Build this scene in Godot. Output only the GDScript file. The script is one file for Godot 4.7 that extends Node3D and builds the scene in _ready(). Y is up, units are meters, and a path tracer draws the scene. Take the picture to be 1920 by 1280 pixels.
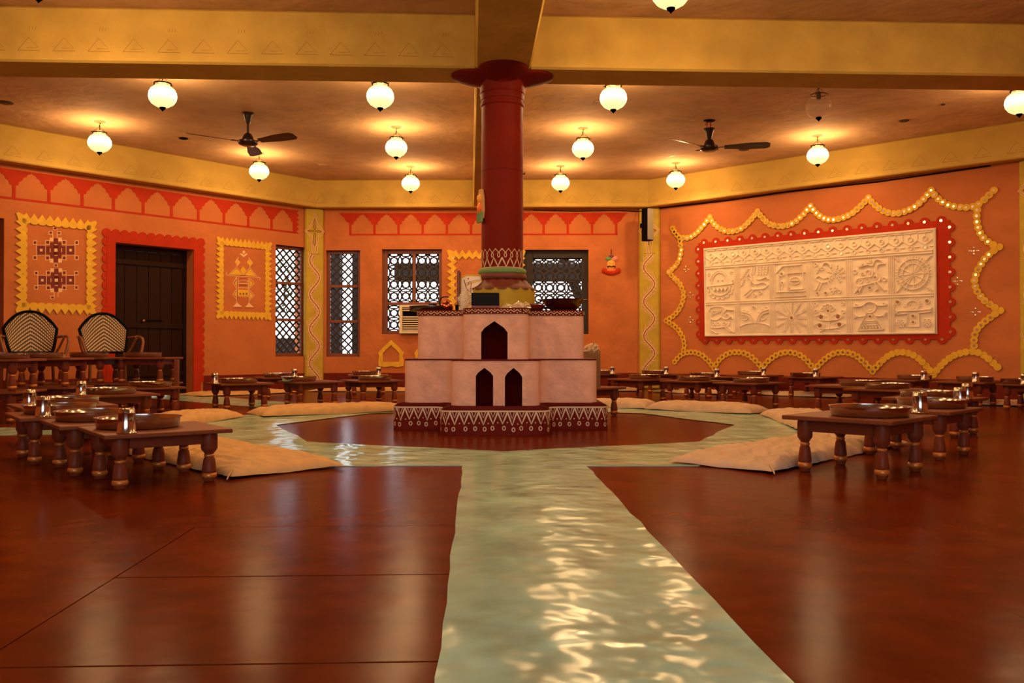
extends Node3D

const F := 1650.0                       # focal length in pixels of a 1920 x 1280 frame
const EYE := Vector3(0, 0.54, 0)
const CEIL := 2.89
const BEAM := 2.51
const MID := Vector3(-0.07, 0, -6.32)   # the column
const LAMP := Color(1.0, 0.80, 0.55)
const LAMP_UP := 0.49
const LAMP_DOWN := 0.66
const SKY := 5.0

var M := {}
var taken := {}
var tex := {}
var pitch := atan(16.0 / F)


# ------------------------------------------------------------------ geometry
class Geo:
	var v := PackedVector3Array()
	var n := PackedVector3Array()
	var t := PackedVector2Array()
	var x := PackedInt32Array()
	var xf := Transform3D.IDENTITY

	func put(p: Vector3, nn: Vector3, uv := Vector2.ZERO) -> int:
		v.append(xf * p)
		n.append((xf.basis * nn).normalized())
		t.append(uv)
		return v.size() - 1

	func face(a: int, b: int, c: int) -> void:   # counter-clockwise from outside; Godot's front is clockwise
		x.append(a)
		x.append(c)
		x.append(b)

	func tri(a: Vector3, b: Vector3, c: Vector3) -> void:
		var nn := (b - a).cross(c - a)
		if nn.length() < 1e-12:
			return
		face(put(a, nn), put(b, nn), put(c, nn))

	func quad(a: Vector3, b: Vector3, c: Vector3, d: Vector3) -> void:
		var nn := (c - a).cross(d - b)
		if nn.length() < 1e-12:
			return
		var i := put(a, nn, Vector2(0, 1))
		put(b, nn, Vector2(1, 1))
		put(c, nn, Vector2(1, 0))
		put(d, nn, Vector2(0, 0))
		face(i, i + 1, i + 2)
		face(i, i + 2, i + 3)

	func quad_out(a: Vector3, b: Vector3, c: Vector3, d: Vector3, out: Vector3) -> void:
		if (c - a).cross(d - b).dot(out) >= 0.0:
			quad(a, b, c, d)
		else:
			quad(d, c, b, a)

	func box(c: Vector3, s: Vector3, bev := 0.0) -> void:
		var h := s / 2.0
		bev = minf(bev, minf(h.x, minf(h.y, h.z)) * 0.9)
		var i := h - Vector3.ONE * bev
		for a in 3:
			var b := (a + 1) % 3
			var e := (a + 2) % 3
			for sg in [-1.0, 1.0]:
				var q: Array[Vector3] = []
				for k in [[-1, -1], [1, -1], [1, 1], [-1, 1]]:
					var p := Vector3.ZERO
					p[a] = sg * h[a]
					p[b] = k[0] * i[b]
					p[e] = k[1] * i[e]
					q.append(c + p)
				var o := Vector3.ZERO
				o[a] = sg
				quad_out(q[0], q[1], q[2], q[3], o)
			if bev <= 0.0:
				continue
			for sb in [-1.0, 1.0]:
				for se in [-1.0, 1.0]:
					var p1 := Vector3.ZERO
					p1[a] = i[a]
					p1[b] = sb * h[b]
					p1[e] = se * i[e]
					var p2 := Vector3.ZERO
					p2[a] = i[a]
					p2[b] = sb * i[b]
					p2[e] = se * h[e]
					var p3 := p2
					p3[a] = -i[a]
					var p4 := p1
					p4[a] = -i[a]
					var o := Vector3.ZERO
					o[b] = sb
					o[e] = se
					quad_out(c + p1, c + p2, c + p3, c + p4, o)
		if bev > 0.0:
			for sx in [-1.0, 1.0]:
				for sy in [-1.0, 1.0]:
					for sz in [-1.0, 1.0]:
						var A := c + Vector3(sx * h.x, sy * i.y, sz * i.z)
						var B := c + Vector3(sx * i.x, sy * h.y, sz * i.z)
						var D := c + Vector3(sx * i.x, sy * i.y, sz * h.z)
						if sx * sy * sz > 0:
							tri(A, B, D)
						else:
							tri(A, D, B)

	# profile: (radius, height), bottom centre -> outside -> top centre
	func lathe(pr: Array, seg := 24, flute := 0.0, count := 0, squash := Vector2.ONE) -> void:
		var m := pr.size()
		var tot := 0.0
		for k in m - 1:
			tot += pr[k].distance_to(pr[k + 1])
		var run := 0.0
		for k in m - 1:
			var a: Vector2 = pr[k]
			var b: Vector2 = pr[k + 1]
			var dd := b - a
			if dd.length() < 1e-7:
				continue
			var nk := Vector2(dd.y, -dd.x).normalized()
			var n0 := nk
			var n1 := nk
			if k > 0:
				var pd: Vector2 = a - pr[k - 1]
				var pn := Vector2(pd.y, -pd.x).normalized()
				if pn.dot(nk) > 0.6:
					n0 = (pn + nk).normalized()
			if k < m - 2:
				var qd: Vector2 = pr[k + 2] - b
				var qn := Vector2(qd.y, -qd.x).normalized()
				if qn.dot(nk) > 0.6:
					n1 = (qn + nk).normalized()
			var base := v.size()
			for j in seg + 1:
				var th := TAU * j / seg
				var cs := Vector2(cos(th), sin(th)) * squash
				var f := 1.0 + flute * cos(count * th)
				put(Vector3(cs.x * a.x * f, a.y, cs.y * a.x * f), Vector3(cos(th) * n0.x, n0.y, sin(th) * n0.x), Vector2(float(j) / seg, run / tot))
				put(Vector3(cs.x * b.x * f, b.y, cs.y * b.x * f), Vector3(cos(th) * n1.x, n1.y, sin(th) * n1.x), Vector2(float(j) / seg, (run + dd.length()) / tot))
			for j in seg:
				var q := base + 2 * j
				face(q, q + 1, q + 3)
				face(q, q + 3, q + 2)
			run += dd.length()

	func tube(pts: Array, r: float, sides := 8, r_end := -1.0, closed := false) -> void:
		var m := pts.size()
		var re := r if r_end < 0.0 else r_end
		var up := Vector3.UP
		var base := v.size()
		var prev := Vector3.ZERO
		for k in m:
			var a: Vector3 = pts[(k - 1 + m) % m] if closed else pts[maxi(k - 1, 0)]
			var b: Vector3 = pts[(k + 1) % m] if closed else pts[mini(k + 1, m - 1)]
			var tg := (b - a).normalized()
			if k == 0:
				up = Vector3.UP if absf(tg.y) < 0.9 else Vector3.RIGHT
			else:
				up = prev
			var sd := tg.cross(up).normalized()
			up = sd.cross(tg).normalized()
			prev = up
			var rr := lerpf(r, re, float(k) / maxf(1, m - 1))
			for j in sides + 1:
				var th := TAU * j / sides
				var o := sd * cos(th) + up * sin(th)
				put(pts[k] + o * rr, o, Vector2(float(j) / sides, k))
		var rows := m if closed else m - 1
		for k in rows:
			for j in sides:
				var q := base + k * (sides + 1) + j
				var w := base + ((k + 1) % m) * (sides + 1) + j
				face(q, w, w + 1)
				face(q, w + 1, q + 1)
		if not closed:
			for e in [0, m - 1]:
				var tg: Vector3 = (pts[0] - pts[1]) if e == 0 else (pts[m - 1] - pts[m - 2])
				tg = tg.normalized()
				var c := put(pts[e], tg)
				var ring := []
				for j in sides + 1:
					ring.append(put(xf.affine_inverse() * v[base + e * (sides + 1) + j], tg))
				for j in sides:
					if e == 0:
						face(c, ring[j], ring[j + 1])
					else:
						face(c, ring[j + 1], ring[j])

	# outline in x, y; front at z1
	func prism(poly: PackedVector2Array, z0: float, z1: float) -> void:
		var p := poly
		if not area_ccw(p):
			p = poly.duplicate()
			p.reverse()
		var id := Geometry2D.triangulate_polygon(p)
		var base := v.size()
		for q in p:
			put(Vector3(q.x, q.y, z1), Vector3(0, 0, 1), q)
		for k in id.size() / 3:
			var a := p[id[3 * k]]
			var b := p[id[3 * k + 1]]
			var c := p[id[3 * k + 2]]
			if (b - a).cross(c - a) > 0:
				face(base + id[3 * k], base + id[3 * k + 1], base + id[3 * k + 2])
			else:
				face(base + id[3 * k], base + id[3 * k + 2], base + id[3 * k + 1])
		for k in p.size():
			var a := p[k]
			var b := p[(k + 1) % p.size()]
			quad(Vector3(a.x, a.y, z0), Vector3(b.x, b.y, z0), Vector3(b.x, b.y, z1), Vector3(a.x, a.y, z1))

	func area_ccw(p: PackedVector2Array) -> bool:
		var s := 0.0
		for k in p.size():
			s += p[k].cross(p[(k + 1) % p.size()])
		return s > 0.0

	# band between two outlines with the same number of points, counter-clockwise
	func ring_prism(o: PackedVector2Array, i: PackedVector2Array, z0: float, z1: float) -> void:
		for k in o.size():
			var l := (k + 1) % o.size()
			quad(Vector3(o[k].x, o[k].y, z1), Vector3(o[l].x, o[l].y, z1), Vector3(i[l].x, i[l].y, z1), Vector3(i[k].x, i[k].y, z1))
			quad(Vector3(o[k].x, o[k].y, z0), Vector3(o[l].x, o[l].y, z0), Vector3(o[l].x, o[l].y, z1), Vector3(o[k].x, o[k].y, z1))
			quad(Vector3(i[l].x, i[l].y, z0), Vector3(i[k].x, i[k].y, z0), Vector3(i[k].x, i[k].y, z1), Vector3(i[l].x, i[l].y, z1))

	# a raised line on a surface; on(p) gives [point, normal]
	func line(pts: PackedVector2Array, w: float, h: float, on = null, closed := false) -> void:
		var m := pts.size()
		var base := v.size()
		var off := [-0.5, -0.28, 0.28, 0.5]
		var up := [0.0, 1.0, 1.0, 0.0]
		for k in m:
			var a := pts[(k - 1 + m) % m] if closed else pts[maxi(k - 1, 0)]
			var b := pts[(k + 1) % m] if closed else pts[mini(k + 1, m - 1)]
			var tg := (b - a).normalized()
			var sd := Vector2(tg.y, -tg.x)
			var mid: Array = spot(pts[k], on)
			var nn: Vector3 = mid[1]
			var s3: Vector3 = (spot(pts[k] + sd * 0.002, on)[0] - mid[0]).normalized()
			for j in 4:
				var p: Array = spot(pts[k] + sd * w * off[j], on)
				var lean: Vector3 = s3 * (off[j] * 1.7 if absf(off[j]) > 0.4 else off[j] * 0.9)
				put(p[0] + nn * (h * up[j]), nn * 0.75 + lean * clampf(h / 0.004, 0.2, 1.0))
		var rows := m if closed else m - 1
		for k in rows:
			for j in 3:
				var q := base + 4 * k + j
				var r := base + 4 * ((k + 1) % m) + j
				face(q, r + 1, r)
				face(q, q + 1, r + 1)

	func spot(p: Vector2, on) -> Array:
		return [Vector3(p.x, p.y, 0), Vector3(0, 0, 1)] if on == null else on.call(p)

	func dome(c: Vector2, r: Vector2, h: float, on = null, seg := 12) -> void:
		var base := v.size()
		var m: Array = spot(c, on)
		put(m[0] + m[1] * h, m[1])
		for q in [[0.7, 0.85, 0.5], [1.0, 0.0, 1.2]]:
			for j in seg:
				var th := TAU * j / seg
				var e: Array = spot(c + Vector2(cos(th), sin(th)) * r * q[0], on)
				var o: Vector3 = (e[0] - m[0]).normalized()
				put(e[0] + e[1] * (h * q[1]), e[1] + o * q[2] * clampf(h / 0.006, 0.1, 1.0))
		for j in seg:
			var k := (j + 1) % seg
			face(base, base + 1 + j, base + 1 + k)
			face(base + 1 + j, base + 1 + seg + j, base + 1 + seg + k)
			face(base + 1 + j, base + 1 + seg + k, base + 1 + k)

	func loop(c: Vector2, r: Vector2, w: float, h: float, on = null, seg := 14) -> void:
		var p := PackedVector2Array()
		for j in seg:
			p.append(c + Vector2(cos(TAU * j / seg), sin(TAU * j / seg)) * r)
		line(p, w, h, on, true)

	func arc(c: Vector2, r: Vector2, a0: float, a1: float, w: float, h: float, on = null, seg := 12) -> void:
		var p := PackedVector2Array()
		for j in seg + 1:
			var th := deg_to_rad(lerpf(a0, a1, float(j) / seg))
			p.append(c + Vector2(cos(th), sin(th)) * r)
		line(p, w, h, on)

	# a smooth sheet: f(u, v) -> Vector3, u and v from 0 to 1; front where du x dv points
	func sheet(nu: int, nv: int, f: Callable) -> void:
		var base := v.size()
		var e := 0.002
		for i in nu + 1:
			for j in nv + 1:
				var a := float(i) / nu
				var b := float(j) / nv
				var du: Vector3 = f.call(minf(a + e, 1.0), b) - f.call(maxf(a - e, 0.0), b)
				var dv: Vector3 = f.call(a, minf(b + e, 1.0)) - f.call(a, maxf(b - e, 0.0))
				var nn := du.cross(dv)
				put(f.call(a, b), nn if nn.length() > 1e-12 else Vector3.UP, Vector2(a, b))
		for i in nu:
			for j in nv:
				var q := base + i * (nv + 1) + j
				var r := q + nv + 1
				face(q, r, r + 1)
				face(q, r + 1, q + 1)

	# walls over an outline in x, z (counter-clockwise from above) and a lid
	func block(lo: PackedVector2Array, hi: PackedVector2Array, y0: float, y1: float, lid := true, open_last := false, smooth := true) -> void:
		var m := lo.size()
		var nr: Array[Vector3] = []
		for k in m:
			var a := lo[k] - lo[(k - 1 + m) % m]
			var b := lo[(k + 1) % m] - lo[k]
			nr.append((Vector3(-a.y, 0, a.x).normalized() + Vector3(-b.y, 0, b.x).normalized()).normalized())
		for k in m - (1 if open_last else 0):
			var l := (k + 1) % m
			var flat := Vector3(-(lo[l] - lo[k]).y, 0, (lo[l] - lo[k]).x)
			var na := nr[k] if smooth else flat
			var nb := nr[l] if smooth else flat
			var i := put(Vector3(lo[k].x, y0, lo[k].y), na)
			put(Vector3(lo[l].x, y0, lo[l].y), nb)
			put(Vector3(hi[l].x, y1, hi[l].y), nb)
			put(Vector3(hi[k].x, y1, hi[k].y), na)
			face(i, i + 1, i + 2)
			face(i, i + 2, i + 3)
		if lid:
			cap(hi, y1)

	func cap(p: PackedVector2Array, y: float) -> void:
		var id := Geometry2D.triangulate_polygon(p)
		var base := v.size()
		for q in p:
			put(Vector3(q.x, y, q.y), Vector3.UP, q)
		for k in id.size() / 3:
			var a := p[id[3 * k]]
			var b := p[id[3 * k + 1]]
			var c := p[id[3 * k + 2]]
			if (b - a).cross(c - a) < 0:
				face(base + id[3 * k], base + id[3 * k + 1], base + id[3 * k + 2])
			else:
				face(base + id[3 * k], base + id[3 * k + 2], base + id[3 * k + 1])

	func mesh() -> ArrayMesh:
		var a := []
		a.resize(Mesh.ARRAY_MAX)
		a[Mesh.ARRAY_VERTEX] = v
		a[Mesh.ARRAY_NORMAL] = n
		a[Mesh.ARRAY_TEX_UV] = t
		a[Mesh.ARRAY_INDEX] = x
		var m := ArrayMesh.new()
		if v.size() > 0:
			m.add_surface_from_arrays(Mesh.PRIMITIVE_TRIANGLES, a)
		return m


# ------------------------------------------------------------------ naming
func numbered(s: String) -> String:
	if not taken.has(s):
		taken[s] = 0
		return s
	taken[s] += 1
	return "%s_%03d" % [s, taken[s]]


func tag(o: Node3D, label: String, cat := "", group := "", kind := "") -> void:
	if label:
		o.set_meta("label", label)
	if cat:
		o.set_meta("category", cat)
	if group:
		o.set_meta("group", group)
	if kind:
		o.set_meta("kind", kind)


func at(p: Vector3, yaw := 0.0) -> Transform3D:
	return Transform3D(Basis(Vector3.UP, deg_to_rad(yaw)), p)


func thing(called: String, label: String, cat: String, xf: Transform3D, group := "", kind := "") -> Node3D:
	var o := Node3D.new()
	o.name = numbered(called)
	add_child(o, true)
	o.transform = xf
	tag(o, label, cat, group, kind)
	return o


func part(called: String, g, m: Material, parent: Node3D, xf := Transform3D.IDENTITY) -> MeshInstance3D:
	var o := MeshInstance3D.new()
	o.name = called
	o.mesh = g.mesh() if g is Geo else g
	o.material_override = m
	o.transform = xf
	o.cast_shadow = GeometryInstance3D.SHADOW_CASTING_SETTING_ON
	parent.add_child(o, true)
	return o


func solo(called: String, g, m: Material, label: String, cat: String, xf := Transform3D.IDENTITY, group := "", kind := "") -> MeshInstance3D:
	var o := part(numbered(called), g, m, self, xf)
	tag(o, label, cat, group, kind)
	return o


func copy(o: Node3D, called: String, label: String, cat: String, xf: Transform3D, group := "") -> Node3D:
	var c: Node3D = o.duplicate()
	c.name = numbered(called)
	add_child(c, true)
	c.transform = xf
	tag(c, label, cat, group)
	return c


# ------------------------------------------------------------------ measuring the place
func ray(px: float, py: float) -> Vector3:
	return Basis(Vector3.RIGHT, pitch) * Vector3((px - 960.0) / F, (640.0 - py) / F, -1.0)


func on_level(px: float, py: float, h := 0.0) -> Vector3:
	var d := ray(px, py)
	return EYE + d * ((h - EYE.y) / d.y)


func at_depth(px: float, py: float, depth: float) -> Vector3:
	var d := ray(px, py)
	return EYE + d * (depth / -d.z)


func wall_frame(a: Vector3, b: Vector3) -> Transform3D:
	var u := (b - a).normalized()
	return Transform3D(Basis(u, Vector3.UP, u.cross(Vector3.UP)), a)


func uv(w: Transform3D, px: float, py: float) -> Vector2:
	var d := ray(px, py)
	var p := EYE + d * ((w.origin - EYE).dot(w.basis.z) / d.dot(w.basis.z))
	var l := w.affine_inverse() * p
	return Vector2(l.x, l.y)


func on_wall(w: Transform3D, q: Vector2, z := 0.0) -> Transform3D:
	return Transform3D(w.basis, w * Vector3(q.x, q.y, z))


# ------------------------------------------------------------------ materials
func noise(freq: float, oct := 3, kind := FastNoiseLite.TYPE_SIMPLEX_SMOOTH) -> FastNoiseLite:
	var n := FastNoiseLite.new()
	n.seed = 7
	n.noise_type = kind
	n.frequency = freq
	n.fractal_octaves = oct
	return n


func tint_map(freq: float, oct: int, lo: Color, n := 256) -> ImageTexture:
	var h := tiled_noise(freq, oct, n)
	var im := Image.create(n, n, false, Image.FORMAT_RGB8)
	for y in n:
		for x in n:
			im.set_pixel(x, y, lo.lerp(Color.WHITE, clampf(h[y * n + x] * 0.8 + 0.5, 0, 1)))
	return ImageTexture.create_from_image(im)


# a relief of noise as a normal map in floating point, so that its slopes have no steps
func normal_map(freq: float, oct: int, amp: float, n := 256) -> ImageTexture:
	var h := tiled_noise(freq, oct, n)
	var im := Image.create(n, n, false, Image.FORMAT_RGBF)
	for y in n:
		for x in n:
			var dx := h[y * n + (x + 1) % n] - h[y * n + (x + n - 1) % n]
			var dy := h[((y + 1) % n) * n + x] - h[((y + n - 1) % n) * n + x]
			var v := Vector3(-dx * amp, dy * amp, 1.0).normalized()
			im.set_pixel(x, y, Color(v.x * 0.5 + 0.5, v.y * 0.5 + 0.5, v.z * 0.5 + 0.5))
	return ImageTexture.create_from_image(im)


func tiled_noise(freq: float, oct: int, n: int) -> PackedFloat32Array:
	var ns := noise(freq, oct)
	var h := PackedFloat32Array()
	h.resize(n * n)
	var q := n / 4
	for y in n:
		var ty := clampf(float(y - (n - q)) / q, 0, 1)
		for x in n:
			var tx := clampf(float(x - (n - q)) / q, 0, 1)
			var a := ns.get_noise_2d(x, y)
			if tx > 0.0:
				a = lerpf(a, ns.get_noise_2d(x - n, y), tx)
			if ty > 0.0:
				var b := ns.get_noise_2d(x, y - n)
				if tx > 0.0:
					b = lerpf(b, ns.get_noise_2d(x - n, y - n), tx)
				a = lerpf(a, b, ty)
			h[y * n + x] = a
	return h


func mat(called: String, c: Color, rough := 0.8, metal := 0.0, tint := "", scale := 1.0, bump := "", strength := 0.3, world := true) -> StandardMaterial3D:
	var m := StandardMaterial3D.new()
	m.resource_name = called
	m.albedo_color = c
	m.roughness = rough
	m.metallic = metal
	if tint:
		m.albedo_texture = tex[tint]
	if bump:
		m.normal_enabled = true
		m.normal_texture = tex[bump]
		m.normal_scale = strength
	if tint or bump:
		m.uv1_triplanar = true
		m.uv1_world_triplanar = world
		m.uv1_scale = Vector3.ONE * scale
	M[called] = m
	return m


func make_materials() -> void:
	tex.mottle = tint_map(0.02, 3, Color(0.90, 0.90, 0.90))
	tex.patch = tint_map(0.025, 4, Color(0.80, 0.78, 0.76))
	tex.plaster = normal_map(0.06, 4, 0.7)
	tex.lumps = normal_map(0.03, 3, 1.2)
	tex.weave = normal_map(0.2, 2, 0.8)
	mat("wall", Color(0.735, 0.43, 0.245), 0.85, 0, "mottle", 0.5, "plaster", 0.35)
	mat("dado", Color(0.42, 0.13, 0.08), 0.6, 0, "mottle", 0.6, "plaster", 0.3)
	mat("beam", Color(0.82, 0.68, 0.34), 0.75, 0, "mottle", 0.5, "plaster", 0.3)
	mat("ceiling", Color(0.83, 0.67, 0.50), 0.85, 0, "mottle", 0.4, "plaster", 0.25)
	mat("pencil", Color(0.55, 0.42, 0.18), 0.9)
	mat("floor_red", Color(0.40, 0.145, 0.025), 0.20, 0, "patch", 0.7, "lumps", 0.03)
	M.floor_red.metallic_specular = 0.07
	mat("floor_joint", Color(0.12, 0.06, 0.03), 0.8)
	mat("path_green", Color(0.64, 0.77, 0.68), 0.15, 0, "patch", 0.55, "lumps", 0.28)
	M.path_green.metallic_specular = 0.2
	mat("oxide", Color(0.40, 0.09, 0.03), 0.65, 0, "mottle", 0.9, "plaster", 0.3)
	mat("column", Color(0.44, 0.09, 0.02), 0.6, 0, "mottle", 0.8, "plaster", 0.15)
	mat("pink", Color(0.88, 0.67, 0.57), 0.85, 0, "mottle", 1.2, "plaster", 0.6)
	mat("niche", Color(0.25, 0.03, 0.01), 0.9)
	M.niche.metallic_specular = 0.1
	mat("white_paint", Color(0.80, 0.70, 0.58), 0.8)
	mat("red_paint", Color(0.69, 0.19, 0.08), 0.7, 0, "mottle", 1.0)
	mat("yellow", Color(0.86, 0.66, 0.12), 0.7, 0, "mottle", 2.0)
	mat("yellow_pillar", Color(0.71, 0.59, 0.12), 0.7, 0, "mottle", 0.8, "plaster", 0.2)
	mat("maroon", Color(0.42, 0.10, 0.06), 0.8)
	mat("cream_line", Color(0.86, 0.70, 0.52), 0.8)
	mat("mural", Color(0.94, 0.86, 0.75), 0.85, 0, "mottle", 1.5, "plaster", 0.2)
	mat("mirror", Color(0.9, 0.9, 0.88), 0.16, 1.0)
	mat("wood_dark", Color(0.22, 0.11, 0.06), 0.55, 0, "mottle", 3.0)
	mat("door_wood", Color(0.16, 0.075, 0.035), 0.7, 0, "mottle", 2.0)
	mat("frame_wood", Color(0.45, 0.22, 0.10), 0.5, 0, "mottle", 3.0)
	mat("lattice", Color(0.14, 0.09, 0.06), 0.7)
	mat("table", Color(0.46, 0.24, 0.13), 0.45, 0, "mottle", 2.5, "", 0.0, false)
	M.table.uv1_scale = Vector3(1.5, 6, 12)
	mat("leg", Color(0.42, 0.18, 0.09), 0.4)
	mat("gilt", Color(0.70, 0.40, 0.14), 0.4, 0.35)
	mat("steel", Color(0.78, 0.75, 0.72), 0.16, 1.0)
	mat("steel_dull", Color(0.45, 0.40, 0.36), 0.3, 1.0)
	mat("brass", Color(0.50, 0.36, 0.16), 0.28, 1.0)
	mat("copper", Color(0.75, 0.38, 0.20), 0.22, 1.0)
	mat("black", Color(0.03, 0.028, 0.025), 0.6)
	M.black.metallic_specular = 0.15
	mat("black_box", Color(0.055, 0.04, 0.03), 0.5)
	mat("grey", Color(0.50, 0.46, 0.40), 0.7)
	mat("ac", Color(0.85, 0.78, 0.66), 0.5)
	mat("cloth", Color(0.78, 0.65, 0.52), 0.95, 0, "mottle", 1.5, "weave", 0.25)
	mat("cloth_tan", Color(0.79, 0.61, 0.38), 0.95, 0, "mottle", 1.5, "weave", 0.25)
	mat("fan", Color(0.16, 0.09, 0.05), 0.3)
	mat("rattan", Color(0.45, 0.24, 0.10), 0.45)
	mat("cane_tie", Color(0.74, 0.52, 0.28), 0.6)
	mat("green_paint", Color(0.38, 0.52, 0.28), 0.6)
	mat("brown_paint", Color(0.38, 0.14, 0.05), 0.6)
	mat("skin_paint", Color(0.90, 0.62, 0.22), 0.6)
	mat("orange_paint", Color(0.90, 0.42, 0.12), 0.6)
	mat("pink_paint", Color(0.86, 0.52, 0.46), 0.6)
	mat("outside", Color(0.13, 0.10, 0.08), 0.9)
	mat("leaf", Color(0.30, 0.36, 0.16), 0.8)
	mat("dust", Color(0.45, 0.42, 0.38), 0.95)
	for k in ["column", "oxide", "door_wood", "table", "leg", "black_box", "beam", "wall", "ceiling", "dado", "red_paint", "pink"]:
		M[k].metallic_specular = 0.22
	mat("carton", Color(0.50, 0.36, 0.22), 0.9)
	mat("lamp_iron", Color(0.025, 0.018, 0.012), 0.7)
	M.lamp_iron.metallic_specular = 0.05
	mat("lamp_rose", Color(0.42, 0.30, 0.20), 0.8)
	var gl := StandardMaterial3D.new()
	gl.resource_name = "clear_glass"
	gl.transparency = BaseMaterial3D.TRANSPARENCY_ALPHA
	gl.albedo_color = Color(1, 0.96, 0.9, 0.10)
	gl.roughness = 0.05
	M.glass = gl
	var film := StandardMaterial3D.new()
	film.resource_name = "clear_film"
	film.transparency = BaseMaterial3D.TRANSPARENCY_ALPHA
	film.albedo_color = Color(0.95, 0.88, 0.75, 0.16)
	film.roughness = 0.22
	M.film = film
	var glow := StandardMaterial3D.new()
	glow.resource_name = "lit_glass"
	glow.albedo_color = Color(0.9, 0.85, 0.7)
	glow.roughness = 0.2
	glow.emission_enabled = true
	glow.emission = Color.WHITE
	glow.emission_operator = BaseMaterial3D.EMISSION_OP_MULTIPLY
	glow.emission_energy_multiplier = 1.6
	var im := Image.create(64, 128, false, Image.FORMAT_RGB8)
	for y in 128:
		for x in 64:
			var s := y / 127.0          # 0 bottom of the globe, 1 its neck
			var hot := exp(-pow((s - 0.62) / 0.22, 2.0))
			var rib := 0.04 * cos(x / 64.0 * TAU * 16.0) * exp(-pow((s - 0.3) / 0.15, 2.0))
			var k := 0.62 + 0.38 * hot + rib
			im.set_pixel(x, y, Color(minf(1, k + 0.22), minf(1, k + 0.16), k * 0.86))
	glow.emission_texture = ImageTexture.create_from_image(im)
	M.glow = glow
	# chevron cane of the chairs: pale and black strands, woven at a slant
	var ci := Image.create(256, 320, false, Image.FORMAT_RGB8)
	for y in 320:
		for x in 256:
			var u := absf(x - 128.0)
			var b := fposmod(y + u * 0.85, 29.0)
			var strand := fposmod(x, 10.0)
			var pale := b < 14.0 and strand > 1.5
			if b > 12.5 and b < 16.0:
				pale = strand > 5.0
			ci.set_pixel(x, y, Color(0.80, 0.62, 0.40) if pale else Color(0.05, 0.04, 0.03))
	var cane := StandardMaterial3D.new()
	cane.resource_name = "woven_cane"
	cane.albedo_texture = ImageTexture.create_from_image(ci)
	cane.roughness = 0.5
	M.cane = cane


# ------------------------------------------------------------------ the room
var V: Array[Vector3] = []      # corners of the ring beam's inner face, left to right as seen from inside
var WB: Transform3D             # wall frames: x along the wall, y up, z into the room
var WL: Transform3D
var WR: Transform3D


func corners() -> void:
	V = [Vector3(-5.5, 0, -3.9), Vector3(-5.70, 0, -8.63), Vector3(-2.706, 0, -12.13), Vector3(1.87, 0, -12.08), Vector3(5.26, 0, -8.97), Vector3(5.5, 0, -4.0), Vector3(2.6, 0, 1.4), Vector3(-2.6, 0, 1.4)]
	WL = frame_of(1)
	WB = frame_of(2)
	WR = frame_of(3)


func out(p: Vector3, k := 1.03) -> Vector3:
	return MID + (p - MID) * k


func frame_of(i: int) -> Transform3D:
	return wall_frame(out(V[i]), out(V[(i + 1) % 8]))


func wall(i: int, side: String, holes: Array, label: String) -> MeshInstance3D:
	var w := frame_of(i)
	var ln := out(V[i]).distance_to(out(V[(i + 1) % 8]))
	var us := [-0.12, ln + 0.12]
	var vs := [-0.05, CEIL + 0.05]
	for h in holes:
		us.append_array([h.position.x, h.end.x])
		vs.append_array([h.position.y, h.end.y])
	us.sort()
	vs.sort()
	var g := Geo.new()
	var th := 0.28
	for a in us.size() - 1:
		for b in vs.size() - 1:
			var c := Vector2((us[a] + us[a + 1]) / 2.0, (vs[b] + vs[b + 1]) / 2.0)
			var open := false
			for h in holes:
				open = open or h.has_point(c)
			var s := Vector2(us[a + 1] - us[a], vs[b + 1] - vs[b])
			if not open and s.x > 0.001 and s.y > 0.001:
				g.box(Vector3(c.x, c.y, -th / 2), Vector3(s.x, s.y, th))
	return solo("wall_" + side, g, M.wall, label, "wall", w, "", "structure")


func hole(w: Transform3D, x0: float, y0: float, x1: float, y1: float) -> Rect2:
	var xm := (x0 + x1) / 2
	var ym := (y0 + y1) / 2
	var a := Vector2(uv(w, x0, ym).x, uv(w, xm, y1).y)
	var b := Vector2(uv(w, x1, ym).x, uv(w, xm, y0).y)
	return Rect2(a, b - a)


var doorL: Rect2
var doorF: Rect2
var winA: Rect2
var winB: Rect2
var winC: Rect2
var winD: Rect2


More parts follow.
